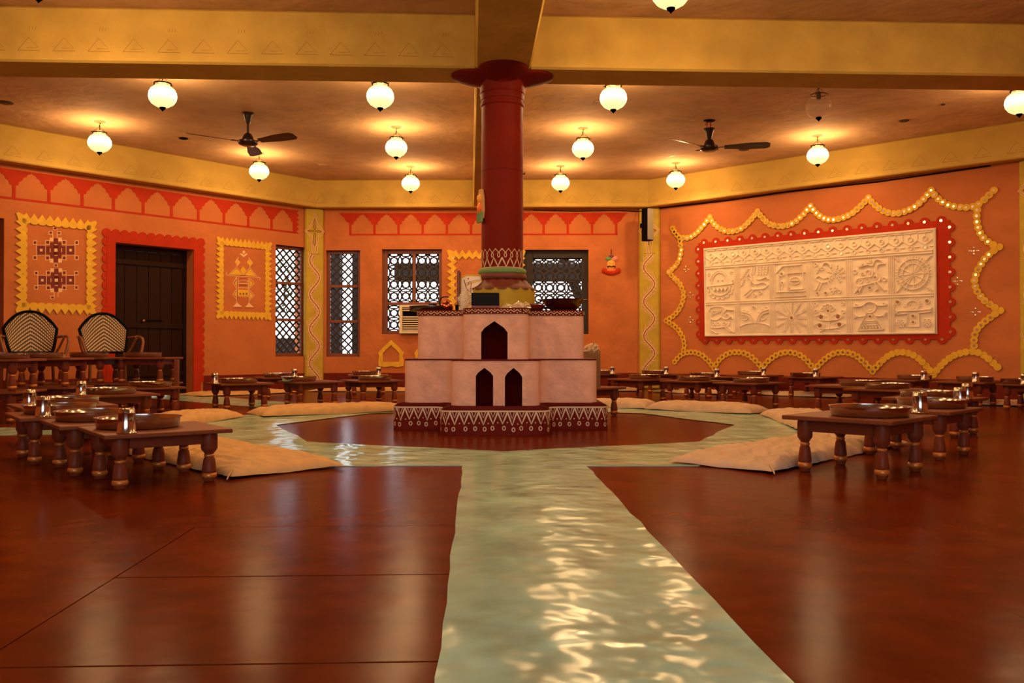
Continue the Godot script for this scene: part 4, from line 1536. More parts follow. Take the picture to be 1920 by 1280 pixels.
func build_doors() -> void:
	for q in [[doorL, 1, "dark plank door with a brass latch in the left wall, behind the rattan chairs"], [doorF, 2, "dark door frame cut by the left edge of the picture"]]:
		var r: Rect2 = q[0]
		var o := thing("door_%d" % q[1], q[2], "door", WL, "", "structure")
		var x0 := r.position.x
		var wd := r.size.x
		var ht := r.size.y
		var lp := Geo.new()
		lp.box(Vector3(x0 + wd / 2, ht - 0.03, -0.20), Vector3(wd, 0.06, 0.10), 0.004)
		part("lintel", lp, M.door_wood, o)
		for sd in 2:
			var j := Geo.new()
			j.box(Vector3(x0 + (0.02 if sd == 0 else wd - 0.02), (ht - 0.06) / 2, -0.20), Vector3(0.04, ht - 0.06, 0.09), 0.004)
			part("jamb", j, M.door_wood, o)
		var n := 6
		var pw := (wd - 0.088) / n
		for k in n:
			var pl := Geo.new()
			pl.box(Vector3(0, 0, 0), Vector3(pw - 0.004, ht - 0.075, 0.035), 0.004)
			part("plank", pl, M.door_wood, o, Transform3D(Basis.IDENTITY, Vector3(x0 + 0.047 + pw * (k + 0.5), (ht - 0.06) / 2 + 0.004, -0.19)))
		for y in [0.25, ht * 0.5 - 0.06, ht - 0.20]:
			var rl := Geo.new()
			rl.box(Vector3(x0 + wd / 2, y, -0.165), Vector3(wd - 0.09, 0.06, 0.02), 0.004)
			part("rail", rl, M.door_wood, o)
		# strips behind the joints; left off where daylight shows through
		for k in n + 1:
			var x := x0 + 0.046 + pw * k
			var cuts := [[0.0, ht]]
			if q[1] == 1 and k == 0:
				cuts = [[0.0, ht * 0.34], [ht * 0.38, ht * 0.73], [ht * 0.77, ht * 0.88], [ht * 0.93, ht]]
			if q[1] == 1 and k == 2:
				cuts = [[0.0, ht * 0.26], [ht * 0.35, ht]]
			for c in cuts:
				var st := Geo.new()
				st.box(Vector3(x, (c[0] + c[1]) / 2, -0.222), Vector3(0.03, c[1] - c[0], 0.02))
				part("batten", st, M.door_wood, o)
		if q[1] == 1:
			var kn := Geo.new()
			kn.lathe([Vector2(0, 0), Vector2(0.022, 0), Vector2(0.022, 0.01), Vector2(0.014, 0.02), Vector2(0.018, 0.032), Vector2(0, 0.04)], 18)
			part("latch_knob", kn, M.brass, o, Transform3D(Basis(Vector3.RIGHT, PI / 2), Vector3(uv(WL, 281, 601).x, uv(WL, 281, 601).y, -0.172)))
			var bo := Geo.new()
			bo.tube([Vector3(0, 0, 0), Vector3(0.22, 0.005, 0)], 0.008, 8)
			part("latch_bolt", bo, M.black, o, Transform3D(Basis.IDENTITY, Vector3(uv(WL, 284, 601).x, uv(WL, 284, 600).y, -0.163)))
	# red scalloped surround of the plank door
	var t := thing("door_surround", "red scalloped plaster border round the dark plank door", "door trim", WL)
	var a := doorL.position.x
	var b := doorL.end.x
	var hh := doorL.end.y
	var bw := 0.10
	var band_g := Geo.new()
	band_g.box(Vector3(a - bw / 2, hh / 2, 0.008), Vector3(bw, hh, 0.016))
	band_g.box(Vector3(b + bw / 2, hh / 2, 0.008), Vector3(bw, hh, 0.016))
	band_g.box(Vector3((a + b) / 2, hh + bw / 2, 0.008), Vector3(b - a + 2 * bw, bw, 0.016))
	part("band", band_g, M.red_paint, t)
	var sc := disc_geo(0.053, 0.013, 14)
	var msh := sc.mesh()
	var n2 := int((b - a + 2 * bw) / 0.10)
	for k in n2 + 1:
		part("scallop", msh, M.red_paint, t, Transform3D(Basis.IDENTITY, Vector3(lerpf(a - bw, b + bw, float(k) / n2), hh + bw, 0)))
	var n3 := int(hh / 0.10)
	for k in n3:
		for x in [a - bw, b + bw]:
			part("scallop", msh, M.red_paint, t, Transform3D(Basis.IDENTITY, Vector3(x, hh + bw - 0.10 * (k + 1), 0)))


func disc_geo(r: float, h: float, seg := 16) -> Geo:
	var g := Geo.new()
	var p := PackedVector2Array()
	for k in seg:
		p.append(Vector2.from_angle(TAU * k / seg) * r)
	g.prism(p, 0.0, h)
	return g


# ------------------------------------------------------------------ decoration of the walls
func arcade(w: Transform3D, u0: float, step: float, n: int, v0: float, v1: float, label: String, ends: int) -> void:
	var o := thing("arcade_band", label, "wall band", w)
	var sill := 0.022
	var hh := v1 - v0 - sill
	var prof := [Vector2(0.45, 0.0), Vector2(0.45, 0.44), Vector2(0.375, 0.46), Vector2(0.365, 0.54), Vector2(0.33, 0.61), Vector2(0.265, 0.63), Vector2(0.255, 0.70), Vector2(0.215, 0.77), Vector2(0.145, 0.79), Vector2(0.13, 0.85), Vector2(0.09, 0.89), Vector2(0.035, 0.90), Vector2(0.0, 0.97)]
	var p := PackedVector2Array([Vector2(-step / 2, 0)])
	for k in prof.size():
		p.append(Vector2(-prof[k].x * step, prof[k].y * hh))
	for k in range(prof.size() - 2, -1, -1):
		p.append(Vector2(prof[k].x * step, prof[k].y * hh))
	p.append_array([Vector2(step / 2, 0), Vector2(step / 2, hh), Vector2(-step / 2, hh)])
	var g := Geo.new()
	g.prism(p, 0.0, 0.004)
	var m := g.mesh()
	for k in n:
		part("arch_bay", m, M.red_paint, o, Transform3D(Basis.IDENTITY, Vector3(u0 + step * (k + 0.5), v0 + sill, 0)))
	var s := Geo.new()
	s.box(Vector3(u0 + step * n / 2, v0 + sill / 2, 0.002), Vector3(step * n + 0.03, sill, 0.004))
	part("sill_strip", s, M.red_paint, o)
	for e in 2:
		if not ends & (1 << e):
			continue
		var x := u0 if e == 0 else u0 + step * n
		var d := -1.0 if e == 0 else 1.0
		var eg := Geo.new()
		if ends < 4:
			eg.prism(PackedVector2Array([Vector2(x, v0), Vector2(x + d * 0.015, v0), Vector2(x + d * 0.015, v0 + hh * 0.58), Vector2(x + d * 0.06, v0 + hh * 0.68), Vector2(x + d * 0.09, v0 + hh * 0.85), Vector2(x + d * 0.16, v1), Vector2(x, v1)]), 0.0, 0.004)
		else:
			var z := PackedVector2Array([Vector2(x, v0)])
			for k in 11:
				z.append(Vector2(x + d * (0.085 if k % 2 == 0 else 0.045), lerpf(v0, v1, k / 10.0)))
			z.append(Vector2(x, v1))
			eg.prism(z, 0.0, 0.004)
		part("band_end", eg, M.red_paint, o)


func cut_frame(w: Transform3D, r: Rect2, bw: float, step: float, zig: bool, label: String) -> Node3D:
	# a frame of small cut pieces: points outwards, rounded inwards
	var o := thing("cutwork_frame", label, "wall frame", w, "yellow cutwork frames")
	var p := PackedVector2Array([Vector2(-step * 0.52, -bw * 0.30)])
	for k in 5:
		var th := PI + PI * (k + 0.5) / 5.0
		p.append(Vector2(cos(th) * step * 0.5, sin(th) * step * 0.26 - bw * 0.30))
	p.append_array([Vector2(step * 0.52, -bw * 0.30), Vector2(step * 0.52, bw * 0.04), Vector2(0, bw * 0.55), Vector2(-step * 0.52, bw * 0.04)])
	if zig:
		p = PackedVector2Array([Vector2(-step / 2, -bw * 0.42), Vector2(0, -bw * 0.12), Vector2(step / 2, -bw * 0.42), Vector2(step / 2, bw * 0.05), Vector2(0, bw * 0.5), Vector2(-step / 2, bw * 0.05)])
	var g := Geo.new()
	g.prism(p, 0.0, 0.014)
	var m := g.mesh()
	var i := r.grow(-bw * 0.5)
	var nx := int(round(i.size.x / step))
	var ny := int(round(i.size.y / step))
	for k in nx:
		var x := lerpf(i.position.x, i.end.x, (k + 0.5) / nx)
		part("frame_piece", m, M.yellow, o, Transform3D(Basis.IDENTITY, Vector3(x, i.end.y, 0)))
		part("frame_piece", m, M.yellow, o, Transform3D(Basis(Vector3(0, 0, 1), PI), Vector3(x, i.position.y, 0)))
	for k in ny:
		var y := lerpf(i.position.y, i.end.y, (k + 0.5) / ny)
		part("frame_piece", m, M.yellow, o, Transform3D(Basis(Vector3(0, 0, 1), PI / 2), Vector3(i.position.x, y, 0)))
		part("frame_piece", m, M.yellow, o, Transform3D(Basis(Vector3(0, 0, 1), -PI / 2), Vector3(i.end.x, y, 0)))
	var cg := Geo.new()
	var c := bw * 0.5
	cg.prism(PackedVector2Array([Vector2(-c * 0.55, -c * 0.6), Vector2(c * 0.6, -c * 0.6), Vector2(c * 0.6, c * 0.55), Vector2(c * 0.1, c * 0.75), Vector2(-c * 0.6, c * 1.05), Vector2(-c * 1.05, c * 0.8), Vector2(-c * 0.75, c * 0.1)]), 0.0, 0.0135)
	var cm := cg.mesh()
	for q in [[i.position.x, i.end.y, 0.0], [i.end.x, i.end.y, -PI / 2], [i.end.x, i.position.y, PI], [i.position.x, i.position.y, PI / 2]]:
		part("corner_piece", cm, M.yellow, o, Transform3D(Basis(Vector3(0, 0, 1), q[2]), Vector3(q[0], q[1], 0)))
	var mi := disc_geo(0.007, 0.016, 8).mesh()
	for k in range(0, ny, 2):
		for x in [i.position.x, i.end.x]:
			part("mirror", mi, M.mirror, o, Transform3D(Basis.IDENTITY, Vector3(x + (0.012 if x == i.position.x else -0.012), lerpf(i.position.y, i.end.y, (k + 0.5) / ny), 0)))
	return o


func zoomed(w: Transform3D, ox: float, oy: float, k: float) -> Callable:
	return func(x: float, y: float) -> Vector2: return uv(w, ox + x / k, oy + y / k)


func sq(g: Geo, z: Callable, x: float, y: float, hx: float, hy: float, h: float) -> void:
	g.prism(PackedVector2Array([z.call(x - hx, y + hy), z.call(x + hx, y + hy), z.call(x + hx, y - hy), z.call(x - hx, y - hy)]), 0.0, h)


func zline(g: Geo, z: Callable, pts: Array, w: float, h: float, closed := false) -> void:
	var p := PackedVector2Array()
	for k in pts.size() / 2:
		p.append(z.call(float(pts[2 * k]), float(pts[2 * k + 1])))
	g.line(p, w, h, null, closed)


func build_left_wall_art() -> void:
	# arcade bands
	var a := uv(WL, 26, 345).x
	var b := uv(WL, 509, 410).x
	var st := (b - a) / 9.0
	var v1 := (uv(WL, 10, 314).y + uv(WL, 540, 393).y) / 2
	var v0 := (uv(WL, 10, 372).y + uv(WL, 540, 436).y) / 2
	arcade(WL, a - st * 2, st, 12, v0, v1, "red painted arcade band with stepped arches along the left wall", 4 | 2)
	a = uv(WB, 657, 420).x
	b = uv(WB, 1155.5, 420).x
	v1 = (uv(WB, 660, 399).y + uv(WB, 1150, 399).y) / 2
	v0 = (uv(WB, 660, 442).y + uv(WB, 1150, 440).y) / 2
	arcade(WB, a, (b - a) / 11.0, 11, v0, v1, "red painted arcade band with stepped arches on the far wall above the windows", 3)
	# frames
	var r := hole(WL, 29, 406, 180, 588)
	var f1 := cut_frame(WL, r, 0.118, 0.078, false, "large yellow zigzag frame round a stitched cross pattern, above the rattan chairs")
	r = hole(WL, 405, 449, 508.5, 599)
	cut_frame(WL, r, 0.108, 0.066, false, "yellow zigzag frame round a painted tribal figure, right of the plank door")
	r = hole(WB, 838, 468, 985, 600)
	cut_frame(WB, r, 0.15, 0.095, true, "yellow zigzag frame on the far wall, mostly hidden behind the column")
	stitched(f1)
	figure()
	# small house-shaped frames low on the far wall
	for q in [[733.5, "small yellow house-shaped plaster frame under the window, left of the platform"], [801.0, "small yellow house-shaped plaster frame almost hidden behind the platform"]]:
		var x: float = q[0]
		var o := PackedVector2Array()
		var i := PackedVector2Array()
		var key := [[-23, 686], [-12, 688], [0, 686], [12, 688], [23, 686], [24, 676], [22, 668], [24, 661], [14, 650], [0, 637], [-14, 650], [-24, 661], [-22, 668], [-24, 676]]
		var kin := [[-15, 678], [-8, 678], [0, 678], [8, 678], [15, 678], [15.5, 674], [15.5, 670], [15.5, 662], [8, 654], [0, 647], [-8, 654], [-15.5, 662], [-15.5, 670], [-15.5, 674]]
		for k in key.size():
			o.append(uv(WB, x + key[k][0], key[k][1]))
			i.append(uv(WB, x + kin[k][0], kin[k][1]))
		var g := Geo.new()
		g.ring_prism(o, i, 0.0, 0.018)
		solo("niche_frame", g, M.yellow, q[1], "wall frame", WB, "house-shaped frames")


func stitched(_f: Node3D) -> void:
	var o := thing("stitched_pattern", "maroon and cream stitched block pattern inside the large yellow frame", "wall motif", WL)
	var z := zoomed(WL, 20, 380, 5.82)
	for m in [[492, 517, 1.0], [497, 845, 0.96]]:
		var dark := Geo.new()
		var pale := Geo.new()
		var cx: float = m[0]
		var cy: float = m[1]
		var k: float = m[2]
		sq(dark, z, cx, cy, 62 * k, 85 * k, 0.002)
		sq(dark, z, cx, cy, 24 * k, 130 * k, 0.0025)
		sq(dark, z, cx, cy, 110 * k, 44 * k, 0.0025)
		for sd in [-1, 1]:
			sq(dark, z, cx + sd * 160 * k, cy, 46 * k, 52 * k, 0.002)
			sq(pale, z, cx + sd * 160 * k, cy, 14 * k, 14 * k, 0.004)
			zline(pale, z, [cx + sd * 208 * k, cy - 60 * k, cx + sd * 208 * k, cy + 60 * k], 0.008, 0.003)
			zline(pale, z, [cx + sd * 112 * k, cy - 50 * k, cx + sd * 112 * k, cy + 50 * k], 0.008, 0.004)
			zline(pale, z, [cx + sd * 62 * k, cy - 22 * k, cx + sd * 62 * k, cy + 22 * k], 0.010, 0.004)
			zline(pale, z, [cx - 18 * k, cy + sd * 60 * k, cx + 18 * k, cy + sd * 60 * k], 0.010, 0.004)
			zline(pale, z, [cx + sd * 112 * k, cy - 54 * k, cx + sd * 208 * k, cy - 54 * k], 0.006, 0.003)
			zline(pale, z, [cx + sd * 112 * k, cy + 54 * k, cx + sd * 208 * k, cy + 54 * k], 0.006, 0.003)
			for sy in [-1, 1]:
				for q in [[228, 82, 17], [90, 85, 19]]:
					sq(pale, z, cx + sd * q[0] * k, cy + sy * q[1] * k, (q[2] + 6) * k, (q[2] + 6) * k, 0.002)
					sq(dark, z, cx + sd * q[0] * k, cy + sy * q[1] * k, (q[2] - 2) * k, (q[2] - 2) * k, 0.003)
				sq(pale, z, cx + sd * 46 * k, cy + sy * 116 * k, 20 * k, 20 * k, 0.002)
		sq(pale, z, cx, cy, 18 * k, 18 * k, 0.004)
		part("dark_blocks", dark, M.maroon, o)
		part("pale_stitches", pale, M.cream_line, o)
	for q in [[437, 327], [527, 330], [485, 280], [493, 682], [455, 1033]]:
		var ps := Geo.new()
		var ds := Geo.new()
		sq(ps, z, q[0], q[1], 22, 18, 0.002)
		sq(ds, z, q[0], q[1], 15, 12, 0.003)
		part("dark_centre", ds, M.maroon, part("pale_square", ps, M.cream_line, o))
	var pale := Geo.new()
	zline(pale, z, [460, 345, 460, 392], 0.007, 0.002)
	zline(pale, z, [508, 345, 508, 392], 0.007, 0.002)
	zline(pale, z, [475, 975, 475, 1030], 0.007, 0.002)
	zline(pale, z, [518, 975, 518, 1030], 0.007, 0.002)
	part("pale_stems", pale, M.cream_line, o)


func figure() -> void:
	var o := thing("figure_painting", "painted tribal figure with triangle shoulders and striped tunic inside the smaller frame", "wall motif", WL)
	var z := zoomed(WL, 395, 430, 7.108)
	var y := Geo.new()
	var p := Geo.new()
	var r := Geo.new()
	var tri := func(g: Geo, l: Array, h: float) -> void:
		var q := PackedVector2Array()
		for k in l.size() / 2:
			q.append(z.call(float(l[2 * k]), float(l[2 * k + 1])))
		g.prism(q, 0.0, h)
	tri.call(y, [250, 603, 345, 520, 430, 606], 0.0015)
	tri.call(y, [445, 608, 520, 520, 610, 625], 0.0015)
	tri.call(y, [395, 545, 430, 490, 475, 545, 436, 600], 0.0015)
	tri.call(y, [325, 437, 352, 400, 388, 437, 352, 480], 0.0015)
	tri.call(y, [485, 443, 520, 403, 555, 443, 520, 485], 0.0015)
	tri.call(y, [365, 800, 500, 810, 495, 890, 365, 885], 0.0015)
	tri.call(y, [315, 720, 342, 660, 342, 760], 0.0015)
	tri.call(y, [565, 720, 522, 665, 522, 770], 0.0015)
	tri.call(y, [305, 865, 342, 815, 342, 915], 0.0015)
	tri.call(y, [570, 880, 522, 830, 522, 935], 0.0015)
	tri.call(p, [385, 325, 440, 370, 495, 325, 470, 318, 442, 340, 410, 318], 0.0015)
	tri.call(p, [295, 1030, 350, 975, 420, 1030], 0.0015)
	tri.call(p, [460, 1035, 512, 978, 575, 1035], 0.0015)
	p.dome(z.call(442.0, 302.0), Vector2(0.02, 0.02), 0.002)
	for l in [[245, 600, 345, 505, 435, 606, 520, 508, 615, 625], [215, 565, 205, 600, 240, 612, 640, 636, 665, 650, 650, 672], [345, 625, 345, 975], [512, 640, 512, 980], [365, 640, 365, 890, 500, 900, 505, 650], [325, 437, 352, 395, 392, 437, 345, 492], [480, 443, 520, 395, 560, 443, 515, 500], [340, 645, 300, 715, 340, 775], [525, 650, 580, 715, 525, 780], [340, 805, 295, 865, 340, 925], [525, 815, 580, 880, 525, 940], [355, 395, 370, 370], [520, 395, 505, 372], [365, 690, 500, 690], [365, 775, 500, 780], [365, 720, 500, 722]]:
		zline(p, z, l, 0.008, 0.002)
	for l in [[255, 595, 345, 517, 428, 604], [448, 606, 520, 520, 605, 620], [352, 640, 352, 960], [505, 650, 505, 965], [385, 655, 480, 655], [385, 735, 480, 738], [385, 748, 480, 750], [385, 690, 480, 692], [240, 606, 630, 628], [318, 718, 340, 670], [318, 720, 340, 765], [565, 718, 530, 665], [562, 722, 530, 770], [312, 868, 340, 820], [312, 870, 340, 910], [565, 880, 530, 835], [565, 885, 530, 930]]:
		zline(r, z, l, 0.006, 0.0026)
	for k in 3:
		tri.call(r, [380 + k * 42, 865, 392 + k * 42, 835, 408 + k * 42, 867], 0.0028)
	for k in 8:
		zline(r, z, [300 + k * 16, 1032, 298 + k * 16, 1055], 0.005, 0.002)
		zline(r, z, [465 + k * 15, 1036, 463 + k * 15, 1058], 0.005, 0.002)
	part("yellow_fill", y, M.yellow, o)
	part("pale_lines", p, M.cream_line, o)
	part("red_lines", r, M.maroon, o)


func resample(w: Transform3D, px: Array, step: float, smooth_ := true) -> PackedVector2Array:
	var c := Curve2D.new()
	c.bake_interval = 0.01
	var n := px.size() / 2
	for k in n:
		var p := uv(w, px[2 * k], px[2 * k + 1])
		var tg := Vector2.ZERO
		if smooth_ and k > 0 and k < n - 1:
			tg = (uv(w, px[2 * k + 2], px[2 * k + 3]) - uv(w, px[2 * k - 2], px[2 * k - 1])) / 6.0
		c.add_point(p, -tg, tg)
	var out_ := PackedVector2Array()
	var l := c.get_baked_length()
	var m := int(round(l / step))
	for k in m + 1:
		out_.append(c.sample_baked(l * k / m, true))
	return out_


func garland(runs: Array, label: String, bare_from := 9.9) -> void:
	var o := thing("garland", label, "garland", WR, "yellow disc garlands")
	var dm := disc_geo(0.039, 0.012, 12).mesh()
	var mm := disc_geo(0.015, 0.004, 9).mesh()
	var n := 0
	for r in runs:
		var pts := resample(WR, r, 0.062)
		for k in pts.size():
			if k == 0 and r != runs[0]:
				continue
			var d := part("flower_disc", dm, M.yellow, o, Transform3D(Basis(Vector3(0, 0, 1), n * 0.7) * Basis(Vector3.RIGHT, 0.035 * sin(n * 2.3)), Vector3(pts[k].x, pts[k].y, 0.003 + 0.005 * (n % 2))))
			if pts[k].x < bare_from:
				part("mirror", mm, M.mirror, d, Transform3D(Basis.IDENTITY, Vector3(0, 0, 0.012)))
			n += 1


func build_right_wall_art() -> void:
	garland([[1262, 428, 1268, 438, 1275, 445], [1275, 445, 1289, 446, 1303, 440, 1318, 425, 1332, 407], [1332, 407, 1341, 421, 1356, 431, 1371, 434, 1390, 429, 1407, 414, 1421, 396.7], [1421, 396.7, 1432, 410, 1446, 421, 1469, 424, 1490, 417, 1506, 403, 1520.5, 386.4], [1520.5, 386.4, 1532, 400, 1550, 411, 1571, 411, 1595, 402, 1614, 387, 1629, 371], [1629, 371, 1641, 384, 1660, 397, 1684, 400, 1712, 390, 1732, 374, 1746.5, 357], [1746.5, 357, 1760, 373, 1780, 385, 1806, 389, 1822, 388, 1836, 383], [1836, 383, 1850, 371, 1864, 357]], "scalloped garland of yellow mirrored discs along the top of the relief")
	garland([[1276, 452, 1278, 470, 1274, 488, 1266, 500, 1255, 510], [1255, 510, 1264, 520, 1275, 531, 1281, 543, 1283, 555, 1280, 567, 1276, 577, 1266, 590, 1250, 601], [1250, 601, 1260, 607, 1270, 615, 1278, 626, 1283, 637, 1284, 648, 1283, 656]], "upright wavy garland of yellow mirrored discs left of the relief")
	garland([[1266, 678, 1280, 664, 1299, 660, 1316, 665, 1330, 677, 1340, 690], [1340, 690, 1350, 674, 1365, 663, 1383, 660, 1402, 664, 1418, 676, 1429, 690], [1429, 690, 1443, 675, 1460, 664, 1479, 660, 1500, 665, 1516, 678, 1528, 693], [1528, 693, 1543, 677, 1561, 664, 1581, 660, 1603, 665, 1621, 679, 1637, 696], [1637, 696, 1652, 679, 1670, 665, 1691, 660, 1714, 666, 1734, 682, 1751, 702], [1751, 702, 1768, 682, 1790, 666, 1822, 659, 1846, 666, 1871, 688]], "row of arched garlands of yellow discs below the relief", uv(WR, 1652, 680).x)
	garland([[1833, 394, 1832, 410, 1835, 428, 1842, 443, 1857, 456, 1874, 463], [1874, 463, 1852, 480, 1838, 499, 1829, 520, 1829, 536, 1837, 552, 1850, 566, 1876, 582], [1876, 582, 1853, 598, 1836, 613, 1828, 629, 1827, 648]], "upright wavy garland of yellow mirrored discs right of the relief", uv(WR, 1860, 590).x)
	# small mirror flowers
	for q in [[1286, 505, "mirror flower left of the relief, uppermost of three"], [1294, 554, "mirror flower left of the relief, middle of three"], [1294, 600, "mirror flower left of the relief, lowest of three"], [1826, 470, "mirror flower right of the relief, uppermost of three"], [1795, 527, "mirror flower right of the relief, middle of three"], [1829, 585, "mirror flower right of the relief, lowest of three"]]:
		var p := uv(WR, q[0], q[1])
		var f := thing("mirror_flower", "small four-petalled " + q[2], "wall motif", on_wall(WR, p), "mirror flowers")
		for k in 4:
			var g := Geo.new()
			g.dome(Vector2(0.035, 0), Vector2(0.020, 0.007), 0.003, null, 8)
			part("mirror_petal", g, M.mirror, f, Transform3D(Basis(Vector3(0, 0, 1), PI / 2 * k), Vector3(0, 0, 0.001)))
		part("mirror_centre", disc_geo(0.008, 0.003, 8), M.mirror, f)
	# red scalloped border with mirrors
	var c := [uv(WR, 1310, 456), uv(WR, 1781, 412), uv(WR, 1783, 636), uv(WR, 1312, 638)]
	var mr := [uv(WR, 1321.5, 466), uv(WR, 1756, 427.5), uv(WR, 1758.5, 626), uv(WR, 1323.5, 631)]
	var bo := thing("mural_border", "red scalloped plaster border with small mirrors round the white relief", "wall border", WR)
	var bg := Geo.new()
	bg.ring_prism(PackedVector2Array([c[3], c[2], c[1], c[0]]), PackedVector2Array([mr[3] + Vector2(0.02, 0.02), mr[2] + Vector2(-0.02, 0.02), mr[1] + Vector2(-0.02, -0.02), mr[0] + Vector2(0.02, -0.02)]), 0.0, 0.015)
	part("band", bg, M.red_paint, bo)
	var sc := disc_geo(0.052, 0.013, 14).mesh()
	var mi := disc_geo(0.016, 0.004, 10).mesh()
	var sides := [[c[0], c[1], 18], [c[1], c[2], 8], [c[2], c[3], 18], [c[3], c[0], 8]]
	for s in sides:
		for k in s[2]:
			var q: Vector2 = (s[0] as Vector2).lerp(s[1], (k + 0.5) / s[2])
			var e := part("scallop", sc, M.red_paint, bo, Transform3D(Basis.IDENTITY, Vector3(q.x, q.y, 0)))
			part("mirror", mi, M.mirror, e, Transform3D(Basis.IDENTITY, Vector3(0, 0, 0.0131)))
	mural(mr)


# ------------------------------------------------------------------ the white relief
func mural(q: Array) -> void:
	var o := thing("relief_mural", "large white clay relief panel of folk motifs and small mirrors on the right wall", "relief", WR)
	var T := 0.030
	var row := [0.0, 0.221, 0.628, 1.0]
	var corner := func(x: float, y: float) -> Vector2:   # x, y from 0 to 1, y downwards
		return (q[0] as Vector2).lerp(q[1], x).lerp((q[3] as Vector2).lerp(q[2], x), y)
	var g := Geo.new()
	g.prism(PackedVector2Array([q[3], q[2], q[1], q[0]]), 0.0, T)
	part("panel", g, M.mural, o)
	var front := Transform3D(Basis.from_scale(Vector3(1, 1, 1.5)), Vector3(0, 0, T))
	var rim := Geo.new()
	rim.line(PackedVector2Array([corner.call(0.006, 0.012), corner.call(0.994, 0.012), corner.call(0.994, 0.988), corner.call(0.006, 0.988)]), 0.030, 0.014, null, true)
	for y in [row[1], row[2]]:
		for d in [-0.012, 0.012]:
			rim.line(PackedVector2Array([corner.call(0.01, y + d), corner.call(0.5, y + d), corner.call(0.99, y + d)]), 0.018, 0.012)
	for c in range(1, 6):
		for d in [-0.0105, -0.0035, 0.0035, 0.0105]:
			rim.line(PackedVector2Array([corner.call(c / 6.0 + d, row[1] + 0.02), corner.call(c / 6.0 + d, row[2] - 0.02)]), 0.014, 0.010)
			rim.line(PackedVector2Array([corner.call(c / 6.0 + d, row[2] + 0.02), corner.call(c / 6.0 + d, 0.975)]), 0.014, 0.010)
	part("raised_frame", rim, M.mural, o, front)
	var mi: Array = []
	# top strip: hanging drops and a zigzag with rings
	var st := Geo.new()
	for k in 18:
		var x := 0.012 + 0.976 * (k + 0.5) / 18.0
		var w := 0.976 / 18.0
		st.line(PackedVector2Array([corner.call(x - w * 0.40, 0.035), corner.call(x + w * 0.40, 0.033)]), 0.013, 0.009)
		st.line(PackedVector2Array([corner.call(x, 0.035), corner.call(x, 0.07)]), 0.010, 0.008)
		st.loop(corner.call(x, 0.092), Vector2(0.024, 0.026), 0.012, 0.011)
		st.line(PackedVector2Array([corner.call(x - w * 0.5, 0.105), corner.call(x - w * 0.2, 0.135), corner.call(x, 0.148), corner.call(x + w * 0.2, 0.135), corner.call(x + w * 0.5, 0.103)]), 0.014, 0.010)
		st.line(PackedVector2Array([corner.call(x - w * 0.5, 0.035), corner.call(x - w * 0.5, 0.105)]), 0.008, 0.006)
		st.line(PackedVector2Array([corner.call(x + w * 0.32, 0.170), corner.call(x + w * 0.62, 0.168)]), 0.013, 0.010)
		st.loop(corner.call(x, 0.176), Vector2(0.022, 0.022), 0.013, 0.011)
		if k % 3 != 1:
			mi.append([corner.call(x, 0.176), 0.014, 0.0])
		if k % 4 == 2:
			mi.append([corner.call(x, 0.092), 0.014, 0.0])
	part("top_strip", st, M.mural, o, front)
	for r in 2:
		for c in 6:
			var cell := func(p: Vector2) -> Array:
				var m: Vector2 = corner.call((c + 0.09 + 0.82 * p.x) / 6.0, lerpf(row[r + 1] + 0.030, row[r + 2] - 0.028, 1.0 - p.y))
				return [Vector3(m.x, m.y, 0), Vector3(0, 0, 1)]
			var pg := Geo.new()
			motif(pg, mi, cell, r * 6 + c)
			part("relief_tile", pg, M.mural, o, front)
	var mm := disc_geo(1.0, 0.3, 9).mesh()
	for e in mi:
		part("mirror", mm, M.mirror, o, Transform3D(Basis.IDENTITY, Vector3(0, 0, T)) * Transform3D(Basis.from_scale(Vector3(e[1], e[1], 0.012)), Vector3(e[0].x, e[0].y, e[2])))


func ln(g: Geo, on: Callable, a: Array, w := 0.040, h := 0.018, closed := false) -> void:
	# a line through points of a tile, smoothed when it has more than three
	var p := PackedVector2Array()
	for k in a.size() / 2:
		p.append(Vector2(a[2 * k], a[2 * k + 1]))
	if p.size() > 3:
		var s := PackedVector2Array()
		for k in p.size() - 1:
			for j in 4:
				s.append(p[k].cubic_interpolate(p[k + 1], p[maxi(k - 1, 0)], p[mini(k + 2, p.size() - 1)], j / 4.0))
		s.append(p[p.size() - 1])
		p = s
	g.line(p, w, h, on, closed)


func rg(g: Geo, mi: Array, on: Callable, x: float, y: float, r: float, mirror := true) -> void:
	g.loop(Vector2(x, y), Vector2(r, r), 0.035, 0.012, on, 12)
	if mirror:
		glint(mi, on, Vector2(x, y), r * 0.25)


func sprig(g: Geo, on: Callable, a: Vector2, b: Vector2, n: int, l := 0.07) -> void:
	g.line(PackedVector2Array([a, b]), 0.022, 0.008, on)
	var d := (b - a).normalized()
	for k in n:
		var p := a.lerp(b, (k + 0.6) / n)
		for s in [-1.0, 1.0]:
			var e: Vector2 = (d + Vector2(-d.y, d.x) * s * 0.9).normalized() * l
			g.line(PackedVector2Array([p, p + e * 0.5, p + e]), 0.028, 0.009, on)


func glint(mi: Array, on: Callable, p: Vector2, r: float, z := 0.0) -> void:
	var q: Vector3 = on.call(p)[0]
	mi.append([Vector2(q.x, q.y), r, z])


